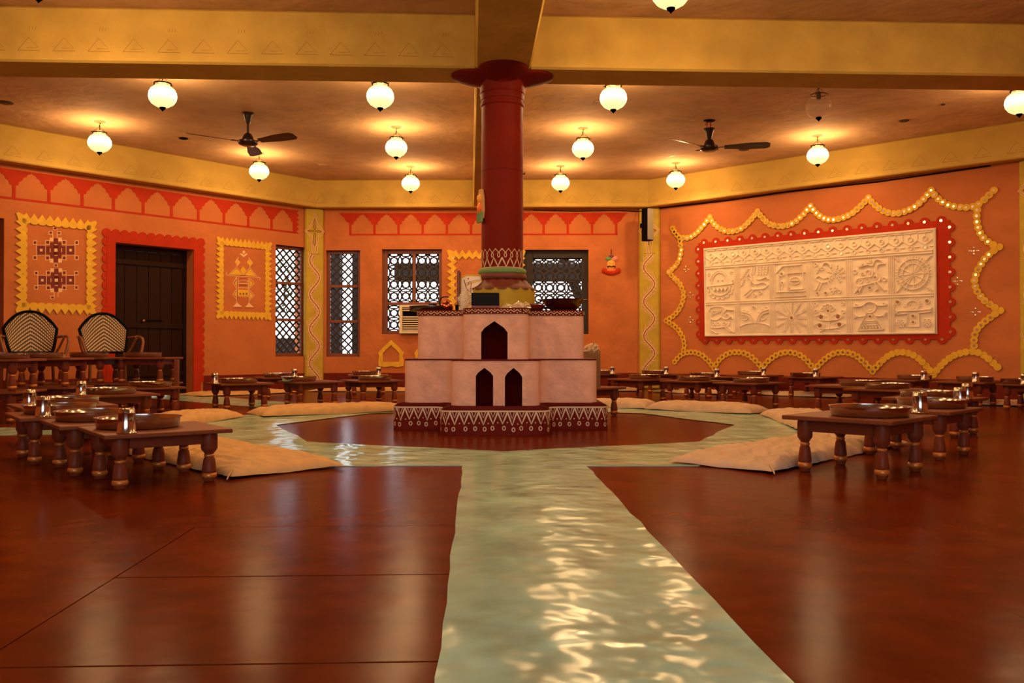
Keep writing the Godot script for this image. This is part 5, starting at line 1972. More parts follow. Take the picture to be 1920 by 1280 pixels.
func motif(g: Geo, mi: Array, on: Callable, n: int) -> void:
	match n:
		0:   # domed boat over a scalloped bowl
			g.arc(Vector2(0.48, 0.50), Vector2(0.30, 0.40), 5, 175, 0.04, 0.011, on)
			g.arc(Vector2(0.48, 0.50), Vector2(0.38, 0.46), 20, 160, 0.03, 0.009, on)
			ln(g, on, [0.02, 0.47, 0.98, 0.52], 0.06, 0.014)
			g.arc(Vector2(0.5, 0.46), Vector2(0.38, 0.30), 180, 360, 0.05, 0.012, on, 16)
			for k in 8:
				var th := PI + PI * (k + 0.5) / 8
				g.arc(Vector2(0.5 + 0.44 * cos(th), 0.46 + 0.36 * sin(th)), Vector2(0.07, 0.07), rad_to_deg(th) - 100, rad_to_deg(th) + 100, 0.03, 0.010, on, 8)
			ln(g, on, [0.22, 0.44, 0.30, 0.30])
			for k in 4:
				ln(g, on, [0.22 + k * 0.14, 0.42, 0.29 + k * 0.14, 0.30, 0.36 + k * 0.14, 0.42], 0.035)
			for p in [[0.08, 0.86], [0.90, 0.88], [0.50, 0.97], [0.04, 0.40], [0.96, 0.60]]:
				for k in 4:
					g.dome(Vector2(p[0], p[1]) + Vector2.from_angle(TAU * k / 4) * 0.045, Vector2(0.03, 0.03), 0.009, on, 8)
				glint(mi, on, Vector2(p[0], p[1]), 0.0072, 0.000)
			g.dome(Vector2(0.42, 0.66), Vector2(0.03, 0.06), 0.012, on)
			g.dome(Vector2(0.58, 0.66), Vector2(0.03, 0.06), 0.012, on)
		1:   # leaping deer among trees
			ln(g, on, [0.34, 0.78, 0.42, 0.68, 0.44, 0.54, 0.56, 0.46, 0.80, 0.50, 0.96, 0.42, 0.84, 0.32, 0.60, 0.30, 0.42, 0.32, 0.36, 0.42, 0.40, 0.60, 0.30, 0.66], 0.05, 0.014)
			ln(g, on, [0.30, 0.66, 0.24, 0.70, 0.34, 0.80], 0.04)
			ln(g, on, [0.42, 0.34, 0.14, 0.14], 0.05, 0.013)
			ln(g, on, [0.50, 0.30, 0.22, 0.06], 0.05, 0.013)
			ln(g, on, [0.58, 0.62, 0.74, 0.60, 0.92, 0.66, 0.98, 0.58], 0.04)
			ln(g, on, [0.46, 0.98, 0.38, 0.76], 0.06, 0.010)
			ln(g, on, [0.54, 0.98, 0.46, 0.76], 0.05, 0.010)
			sprig(g, on, Vector2(0.02, 0.62), Vector2(0.28, 0.96), 5, 0.09)
			sprig(g, on, Vector2(0.02, 0.40), Vector2(0.12, 0.62), 3, 0.08)
			for k in 4:
				sprig(g, on, Vector2(0.62 + k * 0.09, 0.70), Vector2(0.62 + k * 0.11, 0.98), 4, 0.08)
			rg(g, mi, on, 0.50, 0.12, 0.05, false)
			rg(g, mi, on, 0.70, 0.20, 0.05, false)
			glint(mi, on, Vector2(0.36, 0.74), 0.0056, 0.012)
		2:   # thatched hut
			ln(g, on, [0.04, 0.76, 0.26, 0.96, 0.88, 0.97], 0.04)
			for k in 13:
				ln(g, on, [0.28 + k * 0.048, 0.95, 0.38 + k * 0.048, 0.74], 0.020, 0.009)
			ln(g, on, [0.36, 0.73, 0.98, 0.73], 0.03)
			ln(g, on, [0.40, 0.72, 0.40, 0.24], 0.04)
			ln(g, on, [0.92, 0.72, 0.92, 0.24], 0.04)
			ln(g, on, [0.40, 0.24, 0.92, 0.24], 0.03)
			ln(g, on, [0.14, 0.70, 0.14, 0.24], 0.025)
			g.loop(Vector2(0.66, 0.50), Vector2(0.17, 0.11), 0.035, 0.012, on, 14)
			for k in 6:
				ln(g, on, [0.54 + k * 0.046, 0.58, 0.54 + k * 0.046, 0.42], 0.02, 0.009)
			ln(g, on, [0.50, 0.50, 0.82, 0.50], 0.025)
			rg(g, mi, on, 0.22, 0.72, 0.06)
			rg(g, mi, on, 0.22, 0.46, 0.045)
			sprig(g, on, Vector2(0.22, 0.24), Vector2(0.22, 0.40), 2, 0.06)
			glint(mi, on, Vector2(0.44, 0.28), 0.0120, 0.002)
			for k in 17:
				ln(g, on, [0.04 + k * 0.056, 0.16, 0.08 + k * 0.056, 0.05], 0.020, 0.009)
			ln(g, on, [0.02, 0.18, 0.98, 0.17], 0.025)
			ln(g, on, [0.02, 0.03, 0.98, 0.03], 0.025)
		3:   # hopping animal under a leaf burst
			ln(g, on, [0.08, 0.52, 0.20, 0.60, 0.34, 0.52, 0.52, 0.54, 0.50, 0.42, 0.30, 0.40, 0.20, 0.44, 0.08, 0.52], 0.04, 0.013)
			ln(g, on, [0.22, 0.42, 0.12, 0.20, 0.06, 0.18], 0.04)
			ln(g, on, [0.30, 0.40, 0.20, 0.18], 0.04)
			ln(g, on, [0.48, 0.42, 0.56, 0.20], 0.04)
			for k in 9:
				var d := Vector2.from_angle(deg_to_rad(-60 + k * 36))
				sprig(g, on, Vector2(0.72, 0.62) + d * 0.03, Vector2(0.72, 0.62) + d * 0.26, 3, 0.06)
			ln(g, on, [0.30, 0.84, 0.34, 0.94, 0.44, 0.98, 0.54, 0.92, 0.58, 0.82], 0.05)
			sprig(g, on, Vector2(0.10, 0.66), Vector2(0.22, 0.86), 3, 0.07)
			rg(g, mi, on, 0.10, 0.94, 0.05, false)
			rg(g, mi, on, 0.30, 0.82, 0.05, false)
			rg(g, mi, on, 0.14, 0.09, 0.055)
			rg(g, mi, on, 0.40, 0.08, 0.055)
			for p in [[0.60, 0.10], [0.70, 0.20], [0.82, 0.12]]:
				rg(g, mi, on, p[0], p[1], 0.05, false)
		4:   # long-necked beast carrying a rider
			ln(g, on, [0.60, 0.80, 0.66, 0.94, 0.78, 0.96, 0.94, 0.84, 0.84, 0.84, 0.74, 0.80, 0.72, 0.66, 0.82, 0.50, 0.80, 0.38, 0.62, 0.32, 0.20, 0.24, 0.10, 0.30, 0.14, 0.44, 0.36, 0.48, 0.56, 0.50, 0.62, 0.62], 0.045, 0.014)
			ln(g, on, [0.22, 0.24, 0.06, 0.04], 0.045)
			ln(g, on, [0.30, 0.26, 0.20, 0.08], 0.04)
			ln(g, on, [0.72, 0.34, 0.92, 0.10, 0.96, 0.08], 0.045)
			ln(g, on, [0.64, 0.32, 0.74, 0.14, 0.66, 0.08], 0.04)
			ln(g, on, [0.42, 0.50, 0.40, 0.66, 0.52, 0.68, 0.50, 0.56], 0.05, 0.013)
			ln(g, on, [0.30, 0.62, 0.26, 0.56, 0.34, 0.54], 0.04)
			for p in [[0.26, 0.80], [0.50, 0.88]]:
				for k in 5:
					ln(g, on, [p[0], p[1], p[0] + 0.09 * cos(k * 0.7 + 0.2), p[1] + 0.10 * sin(k * 0.7 + 0.2)], 0.028)
				glint(mi, on, Vector2(p[0], p[1] + 0.03), 0.0080, 0.008)
			ln(g, on, [0.20, 0.78, 0.44, 0.84, 0.60, 0.80], 0.035)
			for p in [[0.08, 0.66, false], [0.24, 0.38, false], [0.44, 0.40, false], [0.66, 0.46, true], [0.92, 0.40, false], [0.50, 0.18, true], [0.16, 0.08, true]]:
				rg(g, mi, on, p[0], p[1], 0.055, p[2])
			glint(mi, on, Vector2(0.76, 0.90), 0.0056, 0.012)
		5:   # spoked wheel
			for r in [0.42, 0.29]:
				g.loop(Vector2(0.5, 0.5), Vector2(r, r), 0.035, 0.012, on, 32)
			for k in 12:
				var d := Vector2.from_angle(TAU * k / 12 + 0.05)
				g.line(PackedVector2Array([Vector2(0.5, 0.5) + d * 0.03, Vector2(0.5, 0.5) + d * 0.42]), 0.026, 0.011, on)
			for k in 36:
				var d := Vector2.from_angle(TAU * k / 36)
				g.line(PackedVector2Array([Vector2(0.5, 0.5) + d * 0.44, Vector2(0.5, 0.5) + d * 0.49]), 0.022, 0.009, on)
				g.line(PackedVector2Array([Vector2(0.5, 0.5) + d * 0.31, Vector2(0.5, 0.5) + d * 0.36]), 0.018, 0.009, on)
			for sx in [0.0, 1.0]:
				for sy in [0.0, 1.0]:
					var a := Vector2(lerpf(0.02, 0.98, sx), lerpf(0.02, 0.98, sy))
					sprig(g, on, a.lerp(Vector2(0.5, 0.5), 0.26), a, 3, 0.05)
			g.line(PackedVector2Array([Vector2(0.06, 0.04), Vector2(0.96, 0.96)]), 0.028, 0.012, on)
		6:   # peacock
			ln(g, on, [0.12, 0.58, 0.06, 0.80, 0.20, 0.96, 0.50, 0.97, 0.62, 0.90, 0.56, 0.72, 0.52, 0.60, 0.36, 0.50, 0.18, 0.52, 0.12, 0.58], 0.04, 0.012)
			for k in 5:
				sprig(g, on, Vector2(0.16 + k * 0.07, 0.62 + 0.03 * k), Vector2(0.22 + k * 0.07, 0.84), 2, 0.06)
			ln(g, on, [0.52, 0.62, 0.64, 0.52, 0.80, 0.54, 0.82, 0.68, 0.70, 0.70, 0.68, 0.62], 0.045, 0.013)
			ln(g, on, [0.62, 0.72, 0.74, 0.86, 0.96, 0.82], 0.04)
			ln(g, on, [0.80, 0.54, 0.92, 0.62, 0.94, 0.52], 0.035)
			ln(g, on, [0.14, 0.52, 0.12, 0.30, 0.24, 0.22, 0.60, 0.24, 0.80, 0.30, 0.84, 0.46], 0.045, 0.013)
			for x in [0.24, 0.42, 0.64]:
				rg(g, mi, on, x, 0.36, 0.05, false)
			ln(g, on, [0.66, 0.24, 0.86, 0.06], 0.04)
			ln(g, on, [0.74, 0.26, 0.98, 0.04], 0.04)
			ln(g, on, [0.14, 0.12, 0.24, 0.09, 0.34, 0.03, 0.40, 0.02], 0.035)
		7:   # curling branches over grass
			g.arc(Vector2(0.5, 0.16), Vector2(0.56, 0.20), 20, 160, 0.045, 0.012, on)
			for k in 22:
				var x := 0.04 + k * 0.044
				var y := 0.14 + 0.18 * sqrt(maxf(0, 1.0 - pow((x - 0.5) / 0.58, 2.0)))
				ln(g, on, [x, y, x, 0.03], 0.016, 0.008)
			ln(g, on, [0.50, 0.36, 0.46, 0.52, 0.34, 0.68, 0.04, 0.76], 0.035)
			ln(g, on, [0.42, 0.38, 0.36, 0.52, 0.24, 0.62, 0.04, 0.68], 0.03)
			ln(g, on, [0.56, 0.36, 0.62, 0.56, 0.76, 0.74, 0.98, 0.80], 0.035)
			ln(g, on, [0.64, 0.38, 0.70, 0.54, 0.82, 0.66, 0.98, 0.70], 0.03)
			for p in [[0.12, 0.82], [0.24, 0.78], [0.36, 0.70], [0.64, 0.74], [0.76, 0.84], [0.90, 0.90]]:
				g.dome(Vector2(p[0], p[1]), Vector2(0.045, 0.035), 0.012, on)
			for x in [0.16, 0.80]:
				g.loop(Vector2(x, 0.52), Vector2(0.09, 0.055), 0.035, 0.011, on)
			rg(g, mi, on, 0.46, 0.90, 0.045)
		8:   # leafy sunburst
			rg(g, mi, on, 0.52, 0.50, 0.07)
			for k in 12:
				var d := Vector2.from_angle(TAU * k / 12)
				var l := 0.46 if k % 3 == 0 else 0.54
				sprig(g, on, Vector2(0.52, 0.50) + d * 0.11, Vector2(0.52, 0.50) + d * l, 6, 0.07)
		9:   # plant with lozenge leaves
			ln(g, on, [0.50, 0.04, 0.50, 0.66], 0.05, 0.012)
			rg(g, mi, on, 0.46, 0.70, 0.06)
			for k in 5:
				var d := Vector2.from_angle(deg_to_rad(20 + k * 35))
				g.loop(Vector2(0.46, 0.70) + d * 0.17, Vector2(0.055, 0.055), 0.035, 0.011, on, 10)
			for q in [[0.24, 0.50], [0.76, 0.50], [0.20, 0.22], [0.80, 0.24]]:
				var c := Vector2(q[0], q[1])
				g.line(PackedVector2Array([c + Vector2(-0.18, 0.02), c + Vector2(0, 0.10), c + Vector2(0.18, 0.02), c + Vector2(0, -0.09)]), 0.035, 0.011, on, true)
				glint(mi, on, c + Vector2(0, 0.005), 0.0240, 0.000)
				ln(g, on, [q[0], q[1] - 0.10, 0.5, q[1] - 0.12], 0.03)
			for p in [[0.08, 0.92], [0.92, 0.92], [0.10, 0.70], [0.92, 0.66]]:
				rg(g, mi, on, p[0], p[1], 0.05, false)
			ln(g, on, [0.20, 0.02, 0.34, 0.08], 0.03)
			ln(g, on, [0.66, 0.08, 0.82, 0.02], 0.03)
		10:   # girl in a long skirt
			g.loop(Vector2(0.50, 0.76), Vector2(0.17, 0.17), 0.04, 0.013, on, 20)
			ln(g, on, [0.50, 0.95, 0.38, 0.90, 0.26, 0.82, 0.02, 0.80], 0.045)
			ln(g, on, [0.50, 0.95, 0.62, 0.90, 0.76, 0.82, 0.98, 0.82], 0.045)
			rg(g, mi, on, 0.10, 0.86, 0.035, false)
			rg(g, mi, on, 0.90, 0.86, 0.035, false)
			g.dome(Vector2(0.44, 0.78), Vector2(0.018, 0.018), 0.010, on, 7)
			g.dome(Vector2(0.56, 0.78), Vector2(0.018, 0.018), 0.010, on, 7)
			g.arc(Vector2(0.5, 0.70), Vector2(0.06, 0.03), 200, 340, 0.025, 0.009, on, 6)
			ln(g, on, [0.40, 0.58, 0.14, 0.05], 0.045)
			ln(g, on, [0.60, 0.58, 0.88, 0.07], 0.045)
			ln(g, on, [0.14, 0.05, 0.88, 0.07], 0.045)
			for y in [0.34, 0.28, 0.21]:
				ln(g, on, [0.50 - (0.62 - y) * 0.55, y, 0.50 + (0.62 - y) * 0.55, y], 0.028)
			for k in 6:
				ln(g, on, [0.24 + k * 0.09, 0.10, 0.285 + k * 0.09, 0.19, 0.33 + k * 0.09, 0.10], 0.025)
			rg(g, mi, on, 0.50, 0.48, 0.06)
			for s in [-1.0, 1.0]:
				ln(g, on, [0.5 + s * 0.14, 0.50, 0.5 + s * 0.30, 0.48, 0.5 + s * 0.36, 0.50], 0.04)
				for k in 4:
					ln(g, on, [0.5 + s * 0.36, 0.50, 0.5 + s * 0.47, 0.42 + k * 0.06], 0.022)
		11:   # figure with outstretched arms between flowers
			g.loop(Vector2(0.48, 0.78), Vector2(0.17, 0.15), 0.04, 0.013, on, 20)
			for k in 11:
				var d := Vector2.from_angle(deg_to_rad(-5 + k * 19))
				g.line(PackedVector2Array([Vector2(0.48, 0.78) + d * 0.18, Vector2(0.48, 0.78) + d * 0.25]), 0.022, 0.009, on)
			g.dome(Vector2(0.41, 0.80), Vector2(0.018, 0.018), 0.010, on, 7)
			g.dome(Vector2(0.55, 0.80), Vector2(0.018, 0.018), 0.010, on, 7)
			g.arc(Vector2(0.48, 0.73), Vector2(0.06, 0.03), 200, 340, 0.025, 0.009, on, 6)
			ln(g, on, [0.06, 0.62, 0.40, 0.63, 0.60, 0.63, 0.96, 0.66], 0.045)
			ln(g, on, [0.06, 0.52, 0.34, 0.55], 0.04)
			ln(g, on, [0.64, 0.55, 0.96, 0.58], 0.04)
			for k in 4:
				ln(g, on, [0.92, 0.62, 1.0, 0.56 + k * 0.05], 0.02)
				ln(g, on, [0.08, 0.57, 0.0, 0.50 + k * 0.05], 0.02)
			g.line(PackedVector2Array([Vector2(0.34, 0.55), Vector2(0.30, 0.14), Vector2(0.66, 0.14), Vector2(0.64, 0.55)]), 0.045, 0.012, on)
			rg(g, mi, on, 0.48, 0.46, 0.06)
			rg(g, mi, on, 0.48, 0.28, 0.05)
			rg(g, mi, on, 0.06, 0.90, 0.07)
			rg(g, mi, on, 0.86, 0.90, 0.07)
			for x in [0.14, 0.86]:
				for k in 6:
					g.loop(Vector2(x, 0.25) + Vector2.from_angle(TAU * k / 6) * 0.09, Vector2(0.04, 0.04), 0.03, 0.010, on, 9)
				g.dome(Vector2(x, 0.25), Vector2(0.035, 0.035), 0.011, on)


# ------------------------------------------------------------------ furniture
func leg_geo() -> Geo:
	var g := Geo.new()
	g.lathe([Vector2(0, 0), Vector2(0.020, 0), Vector2(0.023, 0.006), Vector2(0.0255, 0.016), Vector2(0.0255, 0.036), Vector2(0.0285, 0.042), Vector2(0.0285, 0.052), Vector2(0.026, 0.075), Vector2(0.0225, 0.100), Vector2(0.0185, 0.106), Vector2(0.0185, 0.124), Vector2(0.021, 0.128), Vector2(0.031, 0.142), Vector2(0.033, 0.150), Vector2(0.033, 0.20), Vector2(0.031, 0.214), Vector2(0, 0.214)], 20)
	return g


func make_table() -> Node3D:
	var o := thing("low_table", "t", "low table", Transform3D.IDENTITY)
	var t := Geo.new()
	t.box(Vector3(0, 0.226, 0), Vector3(0.49, 0.018, 0.49), 0.003)
	part("table_top", t, M.table, o)
	for k in 4:
		var a := Geo.new()
		a.box(Vector3(0, 0.192, 0.172), Vector3(0.30, 0.05, 0.018), 0.002)
		part("apron", a, M.leg, o, Transform3D(Basis(Vector3.UP, PI / 2 * k), Vector3.ZERO))
	var lm := leg_geo().mesh()
	var rg_ := Geo.new()
	rg_.lathe([Vector2(0.022, 0.014), Vector2(0.0275, 0.016), Vector2(0.031, 0.022), Vector2(0.031, 0.031), Vector2(0.0275, 0.038), Vector2(0.022, 0.040)], 20)
	var r2 := Geo.new()
	r2.lathe([Vector2(0.015, 0.107), Vector2(0.019, 0.109), Vector2(0.0215, 0.115), Vector2(0.019, 0.121), Vector2(0.015, 0.123)], 20)
	var m1 := rg_.mesh()
	var m2 := r2.mesh()
	for sx in [-1.0, 1.0]:
		for sz in [-1.0, 1.0]:
			var l := part("leg", lm, M.leg, o, Transform3D(Basis.IDENTITY, Vector3(sx * 0.172, 0, sz * 0.172)))
			part("gilded_ring", m1, M.gilt, l)
			part("gilded_ring", m2, M.gilt, l)
	return o


func make_plate() -> Node3D:
	var o := thing("thali_plate", "t", "plate", Transform3D.IDENTITY)
	var g := Geo.new()
	g.lathe([Vector2(0, 0), Vector2(0.152, 0), Vector2(0.161, 0.005), Vector2(0.166, 0.040), Vector2(0.171, 0.042), Vector2(0.1715, 0.044), Vector2(0.1645, 0.0435), Vector2(0.158, 0.009), Vector2(0.150, 0.004), Vector2(0, 0.003)], 48)
	part("dish", g, M.steel, o)
	return o


func make_tumbler() -> Node3D:
	var o := thing("tumbler", "t", "tumbler", Transform3D.IDENTITY)
	var g := Geo.new()
	g.lathe([Vector2(0.030, 0.0005), Vector2(0.036, 0), Vector2(0.0375, 0.002), Vector2(0.036, 0.005), Vector2(0.0345, 0.007), Vector2(0.0305, 0.078), Vector2(0.031, 0.079), Vector2(0.0302, 0.0805), Vector2(0.0293, 0.093), Vector2(0.026, 0.0965), Vector2(0.024, 0.094), Vector2(0, 0.0935)], 32)
	part("body", g, M.steel, o)
	return o


var table0: Node3D
var plate0: Node3D
var tumbler0: Node3D


func place(kind: String, label: String, xf: Transform3D) -> void:
	var first: Node3D
	var cat: String
	var called: String
	var group: String
	if kind == "table":
		first = table0
		called = "low_table"
		cat = "low table"
		group = "low square dining tables"
		if first == null:
			table0 = make_table()
	elif kind == "plate":
		first = plate0
		called = "thali_plate"
		cat = "plate"
		group = "steel thali plates"
		if first == null:
			plate0 = make_plate()
	else:
		first = tumbler0
		called = "tumbler"
		cat = "tumbler"
		group = "steel tumblers"
		if first == null:
			tumbler0 = make_tumbler()
	if first == null:
		first = table0 if kind == "table" else (plate0 if kind == "plate" else tumbler0)
		first.transform = xf
		tag(first, label, cat, group)
	else:
		copy(first, called, label, cat, xf, group)


func build_tables() -> void:
	# x, z, yaw, height scale, where it stands, plate centre px (0: none), tumbler px (0: none)
	var L := [
		[1.548, -3.92, 44.0, 1.06, "front right table nearest the viewer, beside the cushion", 1630, 783, 1724, 774],
		[2.09, -4.55, 45.0, 1.03, "second table from the viewer on the right", 1746, 762, 1799, 760],
		[2.72, -5.66, 45.0, 1.0, "third table from the viewer on the right", 1738, 741, 1813, 748],
		[2.98, -6.98, 40.0, 1.0, "fourth table from the viewer on the right", 1663, 733, 0, 0],
		[2.90, -7.62, 40.0, 1.0, "fifth table from the viewer on the right, behind two big plates", 1612, 727, 0, 0],
		[1.356, -9.35, 40.0, 1.0, "first of three tables behind the right cushions, next to the platform", 1209, 711, 0, 0],
		[1.835, -8.85, 40.0, 1.0, "middle of three tables behind the right cushions", 1301, 717, 0, 0],
		[2.25, -8.35, 40.0, 1.0, "last of three tables behind the right cushions", 1408, 720, 0, 0],
		[1.88, -11.25, 8.0, 1.0, "back row table below the right corner pillar", 1228, 701, 1249, 701],
		[2.24, -10.05, 35.0, 1.0, "back row table under the garland's left end", 1320, 708, 1344, 708],
		[2.96, -10.72, 40.0, 1.0, "back row table under the first full garland arch", 1409, 702.5, 1432, 702],
		[3.45, -10.10, 42.0, 1.0, "back row table under the third garland arch", 1510, 706, 1529, 707],
		[4.05, -9.15, 42.0, 1.0, "back row table under the fifth garland arch", 1718, 712, 1732, 713],
		[4.42, -8.55, 42.0, 1.0, "back row table under the last garland arch", 1828, 713, 1829, 714],
		[4.72, -7.95, 42.0, 1.0, "back row table cut by the right edge", 1908, 716, 1921, 719],
		[-1.487, -3.66, 37.0, 0.92, "front left table nearest the viewer, beside the cushion", 260, 799, 238, 812],
		[-1.84, -4.02, 37.0, 0.93, "second table from the viewer on the left", 178, 786, 0, 0],
		[-2.22, -4.40, 37.0, 0.95, "third table from the viewer on the left", 113, 771, 82, 777],
		[-2.58, -5.05, 38.0, 0.97, "fourth table from the viewer on the left", 128, 756, 56, 763],
		[-2.84, -6.28, 40.0, 0.98, "fifth table from the viewer on the left", 209, 746, 153, 748],
		[-3.04, -7.32, 40.0, 1.0, "sixth table from the viewer on the left, before the plank door", 282, 734, 0, 0],
		[-2.53, -8.18, 35.0, 1.0, "first table behind the left cushions, right of the plank door", 448, 727, 403, 728],
		[-1.98, -8.66, 35.0, 1.0, "middle of three tables behind the left cushions", 561, 721, 0, 0],
		[-1.43, -8.95, 35.0, 1.0, "third table behind the left cushions, next to the platform", 703, 717, 0, 0],
		[-2.63, -9.95, 30.0, 1.0, "back row table in front of the left corner pillar", 523, 710, 552, 710],
		[-1.78, -10.9, 10.0, 1.0, "back row table under the small yellow house frame", 686, 705, 710, 705],
		[0.60, -7.28, 44.0, 1.0, "table tucked behind the platform's right side", 0, 0, 0, 0],
		[1.13, -11.4, 5.0, 1.0, "back row table just right of the platform", 1128, 700, 1148, 701],
		# tables stacked two high along the left wall
		[-3.86, -6.62, 4.0, 1.0, "lower table of the stack at the left edge", 0, 0, 0, 0],
		[-3.86, -7.40, 4.0, 1.0, "lower table of the second stack from the left edge", 0, 0, 0, 0],
		[-3.92, -8.16, 2.0, 1.0, "lower table of the third stack, before the rattan chairs", 0, 0, 0, 0],
		[-3.40, -8.22, 2.0, 1.0, "lower table of the last stack, before the plank door", 0, 0, 0, 0],
	]
	for q in L:
		place("table", "low turned-leg table, " + q[4], Transform3D(Basis(Vector3.UP, deg_to_rad(q[2])) * Basis.from_scale(Vector3(1, q[3], 1)), Vector3(q[0], 0.0015, q[1])))
		var h: float = 0.235 * q[3] + 0.002
		if q[5] > 0:
			var p := Vector3(q[0], h, q[1])
			var e := on_level(q[5], q[6], h)
			e.z = q[1] + clampf(e.z - q[1], -0.02, 0.05)
			p.x = EYE.x + ray(q[5], q[6]).x * e.z / -1.0
			p.z = e.z
			p.x = clampf(p.x, q[0] - 0.11, q[0] + 0.11)
			place("plate", "steel plate on the " + q[4], at(p))
			if q[7] > 0:
				var d := ray(q[7], q[8])
				var t := on_level(q[7], q[8], h)
				var away := Vector3(t.x - p.x, 0, t.z - p.z)
				# keep it on its table top and clear of the plate
				t.z = clampf(t.z, q[1] - 0.30, q[1] + 0.26)
				if absf(t.x - p.x) < 0.19 and absf(t.z - p.z) < 0.20:
					t.z = q[1] + 0.225
				t.x = d.x * t.z / -1.0
				t.y = h
				place("tumbler", "steel tumbler on the " + q[4], at(t))
	var S := [[-3.86, -6.62, 6.0, "upper table of the stack at the left edge", 10], [-3.86, -7.40, 4.0, "upper table of the second stack from the left edge", 76], [-3.92, -8.16, 2.0, "upper table of the third stack, before the rattan chairs", 167], [-3.40, -8.22, 2.0, "upper table of the last stack, before the plank door", 268]]
	for q in S:
		place("table", "low turned-leg table, " + q[3], at(Vector3(q[0], 0.238, q[1]), q[2]))
		var x: float = (q[4] - 960.0) / F * -q[1]
		place("plate", "steel plate on the " + q[3], at(Vector3(clampf(x, q[0] - 0.1, q[0] + 0.1), 0.475, q[1])))
	var g := Geo.new()
	g.box(Vector3(0, 0.225, 0), Vector3(0.035, 0.45, 0.06), 0.004)
	solo("end_post", g, M.table, "upright brown post at the right end of the stacked tables", "post", at(Vector3(-3.105, 0.001, -8.15), 4))


func mat_geo(lx: float, lz: float, h: float, seed_: int, fold := 1.0) -> Geo:
	var g := Geo.new()
	var ns := noise(1.0, 3)
	ns.seed = seed_
	var n2 := noise(1.0, 2)
	n2.seed = seed_ + 50
	var f := func(u: float, v: float) -> Vector3:
		var a := u * 2 - 1
		var b := v * 2 - 1
		var e := pow(maxf(0, 1 - pow(absf(a), 7)), 0.5) * pow(maxf(0, 1 - pow(absf(b), 5)), 0.5)
		var sag := 1.0 - 0.018 * (pow(absf(a), 2) * pow(absf(b), 2)) * -1.0
		var x := a * lx / 2 * (sag - 0.015 * (1 - b * b))
		var z := b * lz / 2 * (sag - 0.03 * (1 - a * a))
		x += 0.010 * ns.get_noise_2d(z * 9, 3) * absf(a)
		z += 0.014 * ns.get_noise_2d(x * 7, 8) * absf(b)
		var w := ns.get_noise_2d(x * 3.2, z * 5.5) * 0.012 + absf(n2.get_noise_2d(x * 5 + z * 4, z * 6)) * -0.016 * fold
		return Vector3(x, 0.003 + e * (h + w) + 0.010 * absf(a * b) * (1 - e), z)
	g.sheet(90, 40, func(u: float, v: float) -> Vector3: return f.call(v, u) if false else f.call(u, 1 - v))
	var bt := PackedVector2Array()
	return g


func build_cushions() -> void:
	var Q := [
		# centre, length, width, direction of length (deg, from the picture's right towards the viewer), height, material, label
		[Vector3(-1.535, 0, -4.44), 1.62, 0.54, 46.5, 0.07, "cloth_tan", "thick tan cotton floor cushion at the front left, under the nearest tables"],
		[Vector3(1.50, 0, -4.60), 1.62, 0.52, -46.5, 0.07, "cloth", "thick cream cotton floor cushion at the front right, with a tied corner"],
		[Vector3(2.20, 0, -6.55), 1.35, 0.44, -84.0, 0.078, "cloth", "cream floor cushion at the right of the green ring, behind the nearest table"],
		[Vector3(1.72, 0, -7.80), 0.98, 0.44, 38.0, 0.078, "cloth", "cream floor cushion below the three tables on the right"],
		[Vector3(1.02, 0, -8.32), 0.62, 0.42, 26.0, 0.078, "cloth", "short cream floor cushion just right of the platform"],
		[Vector3(-1.55, 0, -7.58), 1.32, 0.44, -34.0, 0.078, "cloth_tan", "long tan floor cushion at the back left of the green ring"],
		[Vector3(-2.44, 0, -6.60), 0.95, 0.42, -78.0, 0.078, "cloth_tan", "tan floor cushion at the left of the green ring, behind the nearest tables"],
		[Vector3(-1.75, 0, -11.62), 1.75, 0.5, 0.0, 0.045, "cloth_tan", "thin floor cushion along the far wall, left of the platform"],
		[Vector3(-3.32, 0, -10.78), 1.30, 0.5, -49.0, 0.045, "cloth_tan", "thin floor cushion along the left wall, right of the plank door"],
		[Vector3(0.95, 0, -11.68), 1.5, 0.5, 0.0, 0.045, "cloth", "thin floor cushion along the far wall, right of the platform"],
		[Vector3(2.30, 0, -11.12), 0.98, 0.5, 42.5, 0.045, "cloth", "thin floor cushion along the right wall, beside the corner pillar"],
		[Vector3(3.38, 0, -10.42), 1.20, 0.42, 42.5, 0.045, "cloth", "thin floor cushion along the right wall, under the relief's middle"],
		[Vector3(4.60, 0, -8.92), 1.3, 0.5, 42.5, 0.045, "cloth", "thin floor cushion along the right wall, at the right edge"],
	]
	var i := 0
	for q in Q:
		var o := thing("floor_cushion", q[6], "cushion", Transform3D(Basis(Vector3.UP, -deg_to_rad(q[3])), q[0] + Vector3(0, 0.001, 0)), "cotton floor cushions")
		part("cover", mat_geo(q[1], q[2], q[4], 30 + i, 1.3 if i < 2 else 1.0), M[q[5]], o)
		if i < 2:
			var s := -1.0 if i == 1 else 1.0
			var t := Geo.new()
			t.tube([Vector3(s * q[1] / 2 * 0.96, 0.035, q[2] / 2 * 0.90), Vector3(s * q[1] / 2 * 1.0, 0.020, q[2] / 2 * 1.02), Vector3(s * q[1] / 2 * 1.035, 0.006, q[2] / 2 * 1.10)], 0.006, 8, 0.003)
			part("corner_tie", t, M[q[5]], o)
		i += 1


